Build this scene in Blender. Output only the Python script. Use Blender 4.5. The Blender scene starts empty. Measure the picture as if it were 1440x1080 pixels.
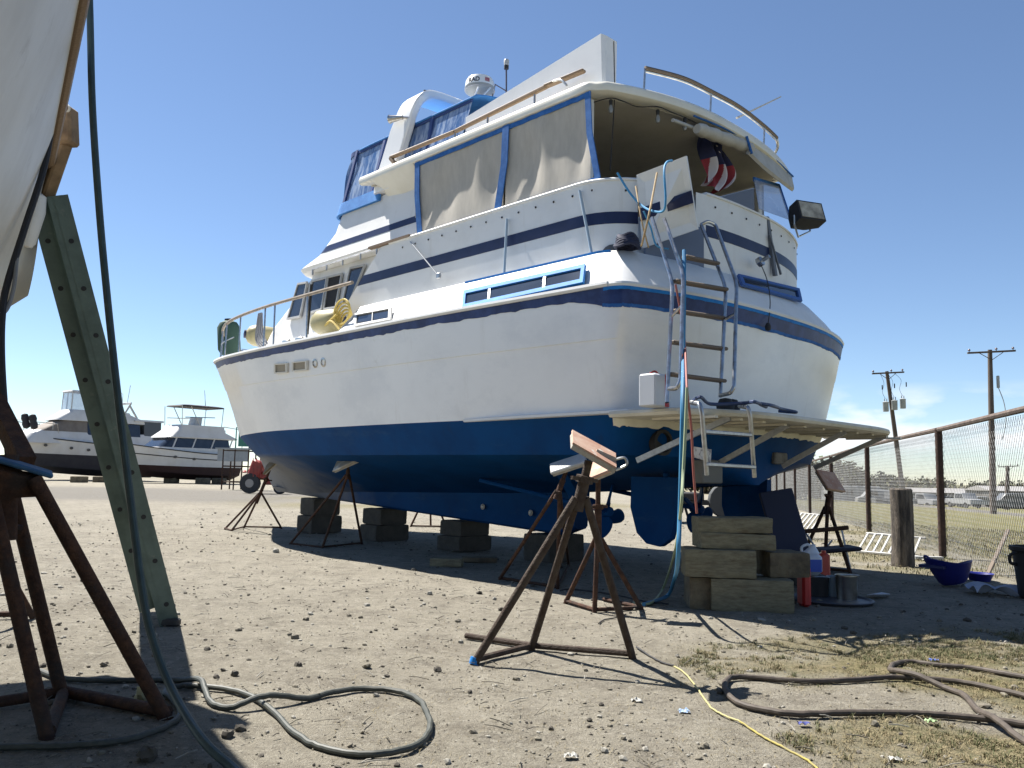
import bpy, math, random
import numpy as np
from mathutils import Vector, Matrix, noise
R = math.radians
scene = bpy.context.scene
col = scene.collection
random.seed(7)

# ------------------------------------------------------------------ camera, sky, sun, exposure
FPX = 1165.0
CAMH = 1.05
ROLL = R(1.2)
PITCH = math.atan((668 - 540) / FPX)
FW = Vector((0, math.cos(PITCH), math.sin(PITCH)))
UP0 = Vector((0, -math.sin(PITCH), math.cos(PITCH)))
RT = Vector((1, 0, 0)) * math.cos(ROLL) + UP0 * math.sin(ROLL)
UP = -Vector((1, 0, 0)) * math.sin(ROLL) + UP0 * math.cos(ROLL)
CAM = Vector((0, 0, CAMH))
cd = bpy.data.cameras.new("camera")
cd.sensor_width = 36.0
cd.lens = FPX / 1440 * 36.0
cd.clip_start = 0.05
cd.clip_end = 6000
cam = bpy.data.objects.new("camera", cd)
col.objects.link(cam)
m = Matrix((RT, UP, -FW)).transposed().to_4x4()
m.translation = CAM
cam.matrix_world = m
scene.camera = cam

SUN = Vector((-0.525, 0.435, 1.0)).normalized()
SUN_EL = math.asin(SUN.z)
SUN_AZ = math.atan2(SUN.x, SUN.y)
w = bpy.data.worlds.new("World")
scene.world = w
w.use_nodes = True
nt = w.node_tree
nt.nodes.clear()
out = nt.nodes.new("ShaderNodeOutputWorld")
bg = nt.nodes.new("ShaderNodeBackground")
sky = nt.nodes.new("ShaderNodeTexSky")
sky.sky_type = 'NISHITA'
sky.sun_disc = False
sky.sun_elevation = SUN_EL
sky.sun_rotation = SUN_AZ
sky.air_density = 0.8
sky.dust_density = 0.05
sky.ozone_density = 2.8
bg.inputs[1].default_value = 0.060
# a few small clouds low over the right horizon
tc = nt.nodes.new("ShaderNodeTexCoord")
mp = nt.nodes.new("ShaderNodeMapping"); mp.inputs['Scale'].default_value = (9, 9, 26)
mp.inputs['Location'].default_value = (1.3, 0.4, 0.35)
nz = nt.nodes.new("ShaderNodeTexNoise"); nz.inputs['Scale'].default_value = 1.0; nz.inputs['Detail'].default_value = 6
rp = nt.nodes.new("ShaderNodeMapRange"); rp.inputs[1].default_value = 0.42; rp.inputs[2].default_value = 0.60
sp = nt.nodes.new("ShaderNodeSeparateXYZ")
lo = nt.nodes.new("ShaderNodeMapRange"); lo.inputs[1].default_value = 0.02; lo.inputs[2].default_value = 0.05
hi = nt.nodes.new("ShaderNodeMapRange"); hi.inputs[1].default_value = 0.11; hi.inputs[2].default_value = 0.075
az = nt.nodes.new("ShaderNodeMapRange"); az.inputs[1].default_value = 0.28; az.inputs[2].default_value = 0.36
m1 = nt.nodes.new("ShaderNodeMath"); m1.operation = 'MULTIPLY'
m2 = nt.nodes.new("ShaderNodeMath"); m2.operation = 'MULTIPLY'
m3 = nt.nodes.new("ShaderNodeMath"); m3.operation = 'MULTIPLY'
mx = nt.nodes.new("ShaderNodeMixRGB"); mx.inputs[2].default_value = (7.6, 7.7, 7.9, 1)
L = nt.links.new
L(tc.outputs['Generated'], mp.inputs[0]); L(mp.outputs[0], nz.inputs['Vector']); L(nz.outputs[0], rp.inputs[0])
L(tc.outputs['Generated'], sp.inputs[0]); L(sp.outputs[2], lo.inputs[0]); L(sp.outputs[2], hi.inputs[0]); L(sp.outputs[0], az.inputs[0])
L(rp.outputs[0], m1.inputs[0]); L(lo.outputs[0], m1.inputs[1])
L(m1.outputs[0], m2.inputs[0]); L(hi.outputs[0], m2.inputs[1])
L(m2.outputs[0], m3.inputs[0]); L(az.outputs[0], m3.inputs[1])
L(sky.outputs[0], mx.inputs[1]); L(m3.outputs[0], mx.inputs[0])
L(mx.outputs[0], bg.inputs[0]); L(bg.outputs[0], out.inputs[0])

sl = bpy.data.lights.new("sun", 'SUN')
sl.energy = 5.0
sl.angle = R(0.5)
sl.color = (1.0, 0.95, 0.87)
so = bpy.data.objects.new("sun", sl)
so.rotation_euler = (-SUN).to_track_quat('-Z', 'Y').to_euler()
so.location = (-20, 20, 40)
col.objects.link(so)
scene.view_settings.view_transform = 'Standard'
scene.view_settings.look = 'None'
scene.view_settings.exposure = 1.37
scene.view_settings.gamma = 1.0

# ------------------------------------------------------------------ geometry helpers
def ray(x, y):
    return FW + RT * ((x - 720) / FPX) - UP * ((y - 540) / FPX)

def gz(x, y):
    return -0.038 * min(max(0.0, x - 8.0), 75.0)

def G(x, y, dz=0.0):
    """ground point under a pixel of the photograph"""
    d = ray(x, y)
    t0 = 1.0
    prev = CAM.z
    for i in range(4000):
        t1 = t0 * 1.01 + 0.01
        p = CAM + d * t1
        if p.z <= gz(p.x, p.y) + dz:
            a, b = t0, t1
            for k in range(30):
                mm = (a + b) / 2
                p = CAM + d * mm
                if p.z <= gz(p.x, p.y) + dz: b = mm
                else: a = mm
            return CAM + d * b
        t0 = t1
    return CAM + d * t0

def P(x, y, Y):
    d = ray(x, y)
    return CAM + d * (Y / d.y)

# boat frame: u forward, v to port, w up
d_ = ray(-420, 647)
TH = math.atan2(d_.x, d_.y)
FD = Vector((math.sin(TH), math.cos(TH), 0))
PT = Vector((-math.cos(TH), math.sin(TH), 0))
d_ = ray(870, 400)
C1 = CAM + d_ * (7.0 / d_.y)
BO = C1 - PT * 2.2
BO.z = 0
BROT = math.atan2(FD.y, FD.x)

def loc(p):
    q = p - BO
    return Vector((q.dot(FD), q.dot(PT), p.z))

def W_(u, v, w):
    return BO + FD * u + PT * v + Vector((0, 0, w))

def onv(x, y, v):
    d = ray(x, y)
    t = ((BO + PT * v - CAM).dot(PT)) / d.dot(PT)
    return loc(CAM + d * t)

def onu(x, y, u):
    d = ray(x, y)
    t = ((BO + FD * u - CAM).dot(FD)) / d.dot(FD)
    return loc(CAM + d * t)

def onw(x, y, w):
    d = ray(x, y)
    return loc(CAM + d * ((w - CAMH) / d.z))

def pchip(tab):
    xs = np.array([t[0] for t in tab], float); ys = np.array([t[1] for t in tab], float)
    h = np.diff(xs); dl = np.diff(ys) / h
    n = len(xs)
    mm = np.zeros(n)
    mm[0], mm[-1] = dl[0], dl[-1]
    for i in range(1, n - 1):
        if dl[i - 1] * dl[i] > 0:
            w1 = 2 * h[i] + h[i - 1]; w2 = h[i] + 2 * h[i - 1]
            mm[i] = (w1 + w2) / (w1 / dl[i - 1] + w2 / dl[i])
    def f(x):
        x = min(max(x, xs[0]), xs[-1])
        i = min(int(np.searchsorted(xs, x, side='right')) - 1, n - 2)
        i = max(i, 0)
        t = (x - xs[i]) / h[i]
        return float((2*t**3-3*t**2+1)*ys[i] + (t**3-2*t**2+t)*h[i]*mm[i] + (-2*t**3+3*t**2)*ys[i+1] + (t**3-t**2)*h[i]*mm[i+1])
    return f

def catmull(pts, n=8):
    pts = [Vector(p) for p in pts]
    if len(pts) < 3: return pts
    out = []
    for i in range(len(pts) - 1):
        p0 = pts[max(i-1, 0)]; p1 = pts[i]; p2 = pts[i+1]; p3 = pts[min(i+2, len(pts)-1)]
        for k in range(n):
            t = k / n
            out.append(0.5 * ((2*p1) + (p2-p0)*t + (2*p0-5*p1+4*p2-p3)*t*t + (3*p1-p0-3*p2+p3)*t**3))
    out.append(pts[-1])
    return out

class MB:
    def __init__(s):
        s.v = []; s.f = []; s.m = []
    def add(s, verts, faces, mi=0):
        o = len(s.v)
        s.v += [Vector(x) for x in verts]
        for f in faces:
            s.f.append([i + o for i in f]); s.m.append(mi)
        return s
    def box(s, c, size, rot=None, mi=0, bev=0.0):
        x, y, z = size[0]/2, size[1]/2, size[2]/2
        c = Vector(c)
        if bev <= 0:
            vs = [Vector((a, b, d)) for d in (-z, z) for b in (-y, y) for a in (-x, x)]
            fs = [(0,2,3,1),(4,5,7,6),(0,1,5,4),(2,6,7,3),(0,4,6,2),(1,3,7,5)]
        else:
            b = min(bev, x*.9, y*.9, z*.9)
            vs = []
            rings = [(-z, b), (-z+b, 0), (z-b, 0), (z, b)]
            for zz, ins in rings:
                X, Y = x-ins, y-ins
                cb = b if ins == 0 else b*.6
                vs += [Vector(q) for q in ((-X+cb,-Y,zz),(X-cb,-Y,zz),(X,-Y+cb,zz),(X,Y-cb,zz),(X-cb,Y,zz),(-X+cb,Y,zz),(-X,Y-cb,zz),(-X,-Y+cb,zz))]
            fs = [tuple(range(7,-1,-1)), tuple(range(24,32))]
            for k in range(3):
                for i in range(8):
                    j = (i+1) % 8
                    fs.append((k*8+i, k*8+j, k*8+8+j, k*8+8+i))
        if rot is not None:
            vs = [rot @ q for q in vs]
        return s.add([c + q for q in vs], fs, mi)
    def beam(s, a, b, w, h, up=(0,0,1), mi=0, bev=0.0):
        a = Vector(a); b = Vector(b); d = (b-a); L_ = d.length; d.normalize()
        upv = Vector(up)
        if abs(d.dot(upv)) > .98: upv = Vector((0,1,0))
        sd = upv.cross(d).normalized(); u2 = d.cross(sd).normalized()
        rot = Matrix((d, sd, u2)).transposed()
        return s.box((a+b)/2, (L_, w, h), rot, mi, bev)
    def tube(s, pts, r, n=8, mi=0, caps=True):
        pts = [Vector(p) for p in pts]
        k = len(pts)
        rr = r if isinstance(r, (list, tuple)) else [r]*k
        o = len(s.v)
        t = (pts[1]-pts[0]).normalized()
        nrm = t.orthogonal().normalized()
        for i in range(k):
            if i == 0: t2 = (pts[1]-pts[0])
            elif i == k-1: t2 = (pts[-1]-pts[-2])
            else: t2 = (pts[i+1]-pts[i]).normalized() + (pts[i]-pts[i-1]).normalized()
            if t2.length < 1e-9: t2 = t.copy()
            t2.normalize()
            nrm = (nrm - t2*nrm.dot(t2))
            if nrm.length < 1e-6: nrm = t2.orthogonal()
            nrm.normalize()
            bn = t2.cross(nrm)
            for j in range(n):
                a = 2*math.pi*j/n
                s.v.append(pts[i] + (nrm*math.cos(a) + bn*math.sin(a))*rr[i])
            t = t2
        for i in range(k-1):
            for j in range(n):
                j2 = (j+1) % n
                s.f.append([o+i*n+j, o+i*n+j2, o+(i+1)*n+j2, o+(i+1)*n+j]); s.m.append(mi)
        if caps:
            s.f.append([o+j for j in range(n-1,-1,-1)]); s.m.append(mi)
            s.f.append([o+(k-1)*n+j for j in range(n)]); s.m.append(mi)
        return s
    def loft(s, rings, closed=True, caps=True, mi=0):
        o = len(s.v); n = len(rings[0])
        for r in rings: s.v += [Vector(p) for p in r]
        for i in range(len(rings)-1):
            for j in range(n if closed else n-1):
                j2 = (j+1) % n
                s.f.append([o+i*n+j, o+i*n+j2, o+(i+1)*n+j2, o+(i+1)*n+j]); s.m.append(mi if not callable(mi) else mi(i, j))
        if caps and closed:
            s.f.append([o+j for j in range(n-1,-1,-1)]); s.m.append(mi if not callable(mi) else mi(0, 0))
            s.f.append([o+(len(rings)-1)*n+j for j in range(n)]); s.m.append(mi if not callable(mi) else mi(len(rings)-2, 0))
        return s
    def lathe(s, prof, c=(0,0,0), n=20, axis=None, mi=0):
        c = Vector(c)
        rings = []
        for r, z in prof:
            rings.append([Vector((r*math.cos(2*math.pi*j/n), r*math.sin(2*math.pi*j/n), z)) for j in range(n)])
        if axis is not None:
            q = Vector((0,0,1)).rotation_difference(Vector(axis))
            rings = [[q @ p for p in r] for r in rings]
        return s.loft([[c+p for p in r] for r in rings], True, True, mi)
    def plate(s, poly, th, mi=0):
        """polygon (3D points, planar-ish) given thickness along its normal, centred behind the front face"""
        poly = [Vector(p) for p in poly]
        nrm = Vector((0,0,0))
        for i in range(len(poly)):
            a = poly[i]; b = poly[(i+1) % len(poly)]
            nrm += a.cross(b)
        nrm.normalize()
        n = len(poly)
        vs = poly + [p - nrm*th for p in poly]
        fs = [tuple(range(n)), tuple(range(2*n-1, n-1, -1))]
        for i in range(n):
            j = (i+1) % n
            fs.append((i, n+i, n+j, j))
        return s.add(vs, fs, mi)
    def grid(s, fn, nu, nv, mi=0, closed_u=False):
        o = len(s.v)
        for i in range(nu+1):
            for j in range(nv+1):
                s.v.append(Vector(fn(i/nu, j/nv)))
        for i in range(nu):
            for j in range(nv):
                a = o+i*(nv+1)+j
                s.f.append([a, a+nv+1, a+nv+2, a+1]); s.m.append(mi if not callable(mi) else mi(i/nu, j/nv))
        return s

def build(name, mb, mats, parent=None, angle=35, world=False, fix=True):
    if not isinstance(mats, (list, tuple)): mats = [mats]
    vs = mb.v
    if world and parent is not None:
        vs = [v - parent.location for v in vs]
    me = bpy.data.meshes.new(name)
    me.from_pydata([tuple(v) for v in vs], [], mb.f)
    for mt in mats: me.materials.append(mt)
    me.polygons.foreach_set("material_index", mb.m)
    if fix:
        import bmesh
        bm = bmesh.new(); bm.from_mesh(me)
        bmesh.ops.remove_doubles(bm, verts=bm.verts, dist=1e-5)
        bmesh.ops.recalc_face_normals(bm, faces=bm.faces)
        bm.to_mesh(me); bm.free()
    if angle:
        me.shade_smooth()
        me.set_sharp_from_angle(angle=R(angle))
    me.update()
    o = bpy.data.objects.new(name, me)
    col.objects.link(o)
    if parent is not None: o.parent = parent
    return o

def tag(o, label=None, cat=None, group=None, kind=None):
    if label: o['label'] = label
    if cat: o['category'] = cat
    if group: o['group'] = group
    if kind: o['kind'] = kind
    return o

def thing(name, label, cat, location=(0,0,0), rotz=0, group=None):
    o = bpy.data.objects.new(name, None)
    o.empty_display_size = .2
    col.objects.link(o)
    o.location = location; o.rotation_euler = (0, 0, rotz)
    return tag(o, label, cat, group)

def copy_tree(o, parent=None):
    c = o.copy(); col.objects.link(c)
    if parent is not None: c.parent = parent
    for ch in list(o.children): copy_tree(ch, c)
    return c

# ------------------------------------------------------------------ materials
MATS = {}
def mat(name, c, rough=.5, metal=0.0, c2=None, scale=6.0, detail=5, lo=.4, hi=.65, bump=0.0, bscale=60.0, spec=.5, c3=None, s3=1.5, lo3=.55, hi3=.75, stretch=None, coat=0.0, trans=0.0):
    if name in MATS: return MATS[name]
    mt = bpy.data.materials.new(name); mt.use_nodes = True
    t = mt.node_tree; t.nodes.clear()
    o = t.nodes.new("ShaderNodeOutputMaterial"); b = t.nodes.new("ShaderNodeBsdfPrincipled")
    t.links.new(b.outputs[0], o.inputs[0])
    b.inputs['Roughness'].default_value = rough; b.inputs['Metallic'].default_value = metal
    b.inputs['Specular IOR Level'].default_value = spec
    if coat: b.inputs['Coat Weight'].default_value = coat; b.inputs['Coat Roughness'].default_value = .08
    if trans: b.inputs['Transmission Weight'].default_value = trans
    c = tuple(c) + (1,)
    b.inputs['Base Color'].default_value = c
    tcn = t.nodes.new("ShaderNodeTexCoord")
    vec = tcn.outputs['Object']
    if stretch:
        mpn = t.nodes.new("ShaderNodeMapping"); mpn.inputs['Scale'].default_value = stretch
        t.links.new(vec, mpn.inputs[0]); vec = mpn.outputs[0]
    last = None
    if c2 is not None:
        n = t.nodes.new("ShaderNodeTexNoise"); n.inputs['Scale'].default_value = scale; n.inputs['Detail'].default_value = detail
        n.inputs['Roughness'].default_value = .65
        t.links.new(vec, n.inputs['Vector'])
        r = t.nodes.new("ShaderNodeMapRange"); r.inputs[1].default_value = lo; r.inputs[2].default_value = hi
        t.links.new(n.outputs[0], r.inputs[0])
        x = t.nodes.new("ShaderNodeMixRGB"); x.inputs[1].default_value = c; x.inputs[2].default_value = tuple(c2)+(1,)
        t.links.new(r.outputs[0], x.inputs[0]); last = x.outputs[0]
        t.links.new(last, b.inputs['Base Color'])
    if c3 is not None:
        n = t.nodes.new("ShaderNodeTexNoise"); n.inputs['Scale'].default_value = s3; n.inputs['Detail'].default_value = 7
        n.inputs['Roughness'].default_value = .7
        t.links.new(vec, n.inputs['Vector'])
        r = t.nodes.new("ShaderNodeMapRange"); r.inputs[1].default_value = lo3; r.inputs[2].default_value = hi3
        t.links.new(n.outputs[0], r.inputs[0])
        x = t.nodes.new("ShaderNodeMixRGB"); x.inputs[1].default_value = c; x.inputs[2].default_value = tuple(c3)+(1,)
        if last: t.links.new(last, x.inputs[1])
        t.links.new(r.outputs[0], x.inputs[0]); t.links.new(x.outputs[0], b.inputs['Base Color'])
    if bump:
        n = t.nodes.new("ShaderNodeTexNoise"); n.inputs['Scale'].default_value = bscale; n.inputs['Detail'].default_value = 4
        t.links.new(vec, n.inputs['Vector'])
        bp = t.nodes.new("ShaderNodeBump"); bp.inputs['Strength'].default_value = bump; bp.inputs['Distance'].default_value = .02
        t.links.new(n.outputs[0], bp.inputs['Height']); t.links.new(bp.outputs[0], b.inputs['Normal'])
    MATS[name] = mt
    return mt

GEL = mat('gelcoat_white', (.79,.80,.81), .34, c2=(.71,.72,.735), scale=.9, lo=.45, hi=.75, c3=(.56,.55,.52), s3=5, lo3=.68, hi3=.85, bump=.02, bscale=3)
GELM = mat('gelcoat_matt', (.70,.70,.69), .5, c2=(.61,.61,.595), scale=2.2, lo=.45, hi=.8, c3=(.42,.37,.28), s3=9, lo3=.68, hi3=.85)
CREAM = mat('gelcoat_cream', (.72,.68,.56), .5, c2=(.6,.56,.45), scale=3)
NAVY = mat('navy_stripe', (.008,.016,.06), .4, spec=.3, c2=(.013,.024,.08), scale=4)
BAND = mat('navy_band', (.010,.026,.10), .45, spec=.3, c2=(.03,.06,.19), scale=5, lo=.4, hi=.7)
TAPE = mat('blue_tape', (.015,.16,.47), .65, spec=.2, c2=(.025,.22,.58), scale=14)
BIND = mat('blue_binding', (.022,.10,.30), .75, spec=.2, c2=(.045,.15,.40), scale=12)
CANVAS = mat('blue_canvas', (.03,.17,.48), .8, c2=(.05,.23,.58), scale=8, bump=.2, bscale=120)
GLASS = mat('dark_glass', (.02,.028,.045), .06, spec=.6, c2=(.03,.04,.06), scale=2)
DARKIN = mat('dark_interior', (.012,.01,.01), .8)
STEEL = mat('stainless', (.5,.5,.5), .28, 1.0, c2=(.35,.33,.3), scale=20)
ALU = mat('dull_aluminium', (.45,.46,.47), .42, 1.0, c2=(.34,.35,.36), scale=25)
TEAK = mat('weathered_teak', (0.166,0.105,0.0614), .6, c2=(0.258,0.184,0.117), scale=8, stretch=(4,25,25))
TEAKG = mat('grey_teak', (0.118,0.0888,0.0666), .75, c2=(0.178,0.141,0.111), scale=10, stretch=(3,20,20))
RUST = mat('rusty_steel', (.042,.022,.016), .85, spec=.25, c2=(.085,.042,.025), scale=22, c3=(.035,.03,.028), s3=5, lo3=.5, hi3=.7, bump=.4, bscale=90)
RUSTD = mat('dark_rust', (.026,.016,.013), .85, spec=.25, c2=(.05,.026,.018), scale=20, c3=(.02,.018,.018), s3=5, lo3=.5, hi3=.7, bump=.4, bscale=90)
RUSTL = mat('rusty_steel_pale', (0.0614,0.0461,0.0356), .8, spec=.3, c2=(0.0369,0.0221,0.0159), scale=18, c3=(0.0921,0.0798,0.0614), s3=6, lo3=.55, hi3=.75, bump=.4, bscale=90)
PADWOOD = mat('pad_wood', (0.382,0.207,0.141), .75, c2=(0.465,0.315,0.232), scale=9, c3=(0.498,0.448,0.382), s3=14, lo3=.56, hi3=.66)
PADEDGE = mat('pad_edge', (0.338,0.32,0.282), .7, c2=(0.246,0.221,0.184), scale=20)
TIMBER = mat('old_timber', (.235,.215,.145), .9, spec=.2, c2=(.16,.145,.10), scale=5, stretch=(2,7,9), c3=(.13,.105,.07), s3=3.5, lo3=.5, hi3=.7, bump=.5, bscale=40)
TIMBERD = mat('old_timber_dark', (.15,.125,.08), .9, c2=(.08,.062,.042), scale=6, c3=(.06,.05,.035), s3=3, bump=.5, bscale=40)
CONC = mat('concrete_block', (.22,.21,.19), .9, c2=(.14,.13,.12), scale=7, bump=.5, bscale=50)
RUBBER = mat('black_rubber', (.018,.018,.02), .7, c2=(.035,.035,.037), scale=15)
HOSEG = mat('olive_hose', (0.0307,0.0356,0.0307), .6, c2=(0.0522,0.0565,0.0479), scale=30)
HOSEB = mat('brown_hose', (0.044,0.0337,0.0259), .7, c2=(0.0728,0.057,0.044), scale=25)
YELLOW = mat('yellow_cord', (0.311,0.259,0.0518), .7, c2=(0.207,0.178,0.074), scale=12)
ROPEB = mat('blue_rope', (.04,.22,.42), .7, c2=(.06,.28,.5), scale=50)
ROPET = mat('tan_rope', (.4,.3,.17), .85, c2=(.3,.2,.1), scale=40)
BLACKM = mat('black_matt', (.02,.02,.022), .75)
GREENAL = mat('green_fiberglass', (.105,.145,.125), .6, c2=(.07,.10,.085), scale=5, c3=(.17,.19,.165), s3=18, lo3=.62, hi3=.75)
WHITEP = mat('white_paint', (0.442,0.442,0.43), .45, c2=(0.369,0.363,0.344), scale=7)
RED = mat('red_plastic', (.45,.02,.02), .4, c2=(.36,.015,.015), scale=6)
FENDER = mat('yellowed_vinyl', (0.381,0.338,0.184), .45, c2=(0.307,0.271,0.135), scale=4)

def streaks(mt, col3, lo, hi, stretch, amt, scale=1.0):
    t = mt.node_tree; b = [n for n in t.nodes if n.type == 'BSDF_PRINCIPLED'][0]
    src = b.inputs['Base Color'].links[0].from_socket
    tcn = t.nodes.new("ShaderNodeTexCoord"); mp_ = t.nodes.new("ShaderNodeMapping"); mp_.inputs['Scale'].default_value = stretch
    t.links.new(tcn.outputs['Object'], mp_.inputs[0])
    n = t.nodes.new("ShaderNodeTexNoise"); n.inputs['Scale'].default_value = scale; n.inputs['Detail'].default_value = 9; n.inputs['Roughness'].default_value = .72
    t.links.new(mp_.outputs[0], n.inputs['Vector'])
    r = t.nodes.new("ShaderNodeMapRange"); r.inputs[1].default_value = lo; r.inputs[2].default_value = hi; r.inputs[4].default_value = amt
    t.links.new(n.outputs[0], r.inputs[0])
    x = t.nodes.new("ShaderNodeMixRGB"); x.inputs[2].default_value = tuple(col3) + (1,)
    t.links.new(src, x.inputs[1]); t.links.new(r.outputs[0], x.inputs[0]); t.links.new(x.outputs[0], b.inputs['Base Color'])
streaks(GEL, (.52,.50,.46), .58, .82, (5, 5, .45), .38)
streaks(GEL, (.64,.66,.69), .50, .62, (.9, .9, 1.6), .45)
streaks(GELM, (.42,.37,.29), .58, .82, (7, 7, .5), .5)

# hull bottom paint: blue antifouling with a bare grey, rubbed forefoot
def bottom_mat():
    mt = mat('bottom_paint', (.002,.052,.18), .65, spec=.08, c2=(.002,.038,.135), scale=1.4, c3=(.010,.07,.20), s3=8, lo3=.62, hi3=.8)
    t = mt.node_tree
    b = [n for n in t.nodes if n.type == 'BSDF_PRINCIPLED'][0]
    src = b.inputs['Base Color'].links[0].from_socket
    tcn = t.nodes.new("ShaderNodeTexCoord"); s = t.nodes.new("ShaderNodeSeparateXYZ")
    t.links.new(tcn.outputs['Object'], s.inputs[0])
    n = t.nodes.new("ShaderNodeTexNoise"); n.inputs['Scale'].default_value = 2.5; n.inputs['Detail'].default_value = 5
    t.links.new(tcn.outputs['Object'], n.inputs['Vector'])
    a = t.nodes.new("ShaderNodeMath"); a.operation = 'MULTIPLY_ADD'; a.inputs[1].default_value = 2.2
    t.links.new(n.outputs[0], a.inputs[0]); t.links.new(s.outputs[0], a.inputs[2])
    r1 = t.nodes.new("ShaderNodeMapRange"); r1.inputs[1].default_value = 7.4; r1.inputs[2].default_value = 9.6
    t.links.new(a.outputs[0], r1.inputs[0])
    r2 = t.nodes.new("ShaderNodeMapRange"); r2.inputs[1].default_value = 1.31; r2.inputs[2].default_value = 1.24
    t.links.new(s.outputs[2], r2.inputs[0])
    mu = t.nodes.new("ShaderNodeMath"); mu.operation = 'MULTIPLY'
    t.links.new(r1.outputs[0], mu.inputs[0]); t.links.new(r2.outputs[0], mu.inputs[1])
    x = t.nodes.new("ShaderNodeMixRGB"); x.inputs[2].default_value = (.17,.18,.20,1)
    t.links.new(src, x.inputs[1]); t.links.new(mu.outputs[0], x.inputs[0])
    t.links.new(x.outputs[0], b.inputs['Base Color'])
    return mt
BLUE = bottom_mat()
streaks(BLUE, (.035,.085,.17), .57, .74, (1.1, 1.1, 5), .6)
streaks(BLUE, (.02,.03,.05), .58, .78, (4, 4, .7), .6)

def mix_alpha_mat(name, c, alpha, rough, c2=None, stretch=None, scale=4):
    mt = mat(name, c, rough, c2=c2, scale=scale, stretch=stretch)
    t = mt.node_tree
    b = [n for n in t.nodes if n.type == 'BSDF_PRINCIPLED'][0]
    b.inputs['Alpha'].default_value = alpha
    return mt
VINYL = mix_alpha_mat('clear_vinyl', (.06,.13,.30), .80, .15, c2=(.40,.48,.62), stretch=(7,7,.6), scale=2)
CLEAR = mix_alpha_mat('clear_panel', (.45,.5,.62), .5, .1, c2=(.55,.6,.7), scale=2)
MESHC = mix_alpha_mat('mesh_curtain', (.40,.375,.33), .93, .85, c2=(.45,.42,.37), stretch=(9,9,2.5), scale=2)

# ------------------------------------------------------------------ ground
FX0, FY0 = 6.19, 11.99
FDIR = Vector((1.51, 5.95, 0)).normalized()
FNRM = Vector((FDIR.y, -FDIR.x, 0))          # to the right of the fence
def fence_side(x, y): return (Vector((x, y, 0)) - Vector((FX0, FY0, 0))).dot(FNRM)
def sm(a, b, x):
    t = min(max((x-a)/(b-a), 0), 1); return t*t*(3-2*t)
def zone(x, y):
    n1 = noise.noise((x*.9, y*.9, 3.1)); n2 = noise.noise((x*.25, y*.25, 9.7)); n3 = noise.noise((x*2.6, y*2.6, 1.1))
    fs = fence_side(x, y)
    grass = sm(-.2, 1.0, fs + n1*.6 + n3*.25)
    # patchy grass in the right foreground
    k = sm(.3, 1.9, x + n2*.8 + .2*n3 - .15*(y-4)) * (1 - sm(4.7, 6.0, y + n1*.9 - .18*x))
    grass = max(grass, k * sm(-.25, .4, n1 + .5*n3 + .16))
    # strip along the fence
    k = sm(-3.2, -.4, fs + n1*1.2) * sm(8.5, 10.5, y)
    grass = max(grass, .75 * k * sm(-.35, .35, n1 + .6*n3))
    # weedy ground far beyond the hull
    k = sm(22, 27, y) * (1 - sm(33, 38, y)) * sm(-10, -6, x) * (1-sm(3, 6, x))
    grass = max(grass, .9 * k * sm(-.3, .2, n2 + n1*.4))
    k = sm(70, 80, y) * sm(-60, -10, x)
    grass = max(grass, .5 * k)
    # grey tracks: yard road on the left, public road behind the fence
    road = sm(24, 28, y + n2*2) * (1 - sm(40, 46, y + n2*3)) * (1 - sm(-9, -3, x - .0*y))
    rs = fs - 20 + n2*.6
    road2 = sm(-4.2, -3.6, rs) * (1 - sm(3.2, 3.8, rs))
    return grass * (1-road2), max(road*.8, road2)
def field(x, y):
    fs = fence_side(x, y)
    return sm(.2, 2.0, fs + .5*noise.noise((x*.9, y*.9, 3.1))) * (.65 + .6*noise.noise((x*.18, y*.18, 6.6)))

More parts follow.
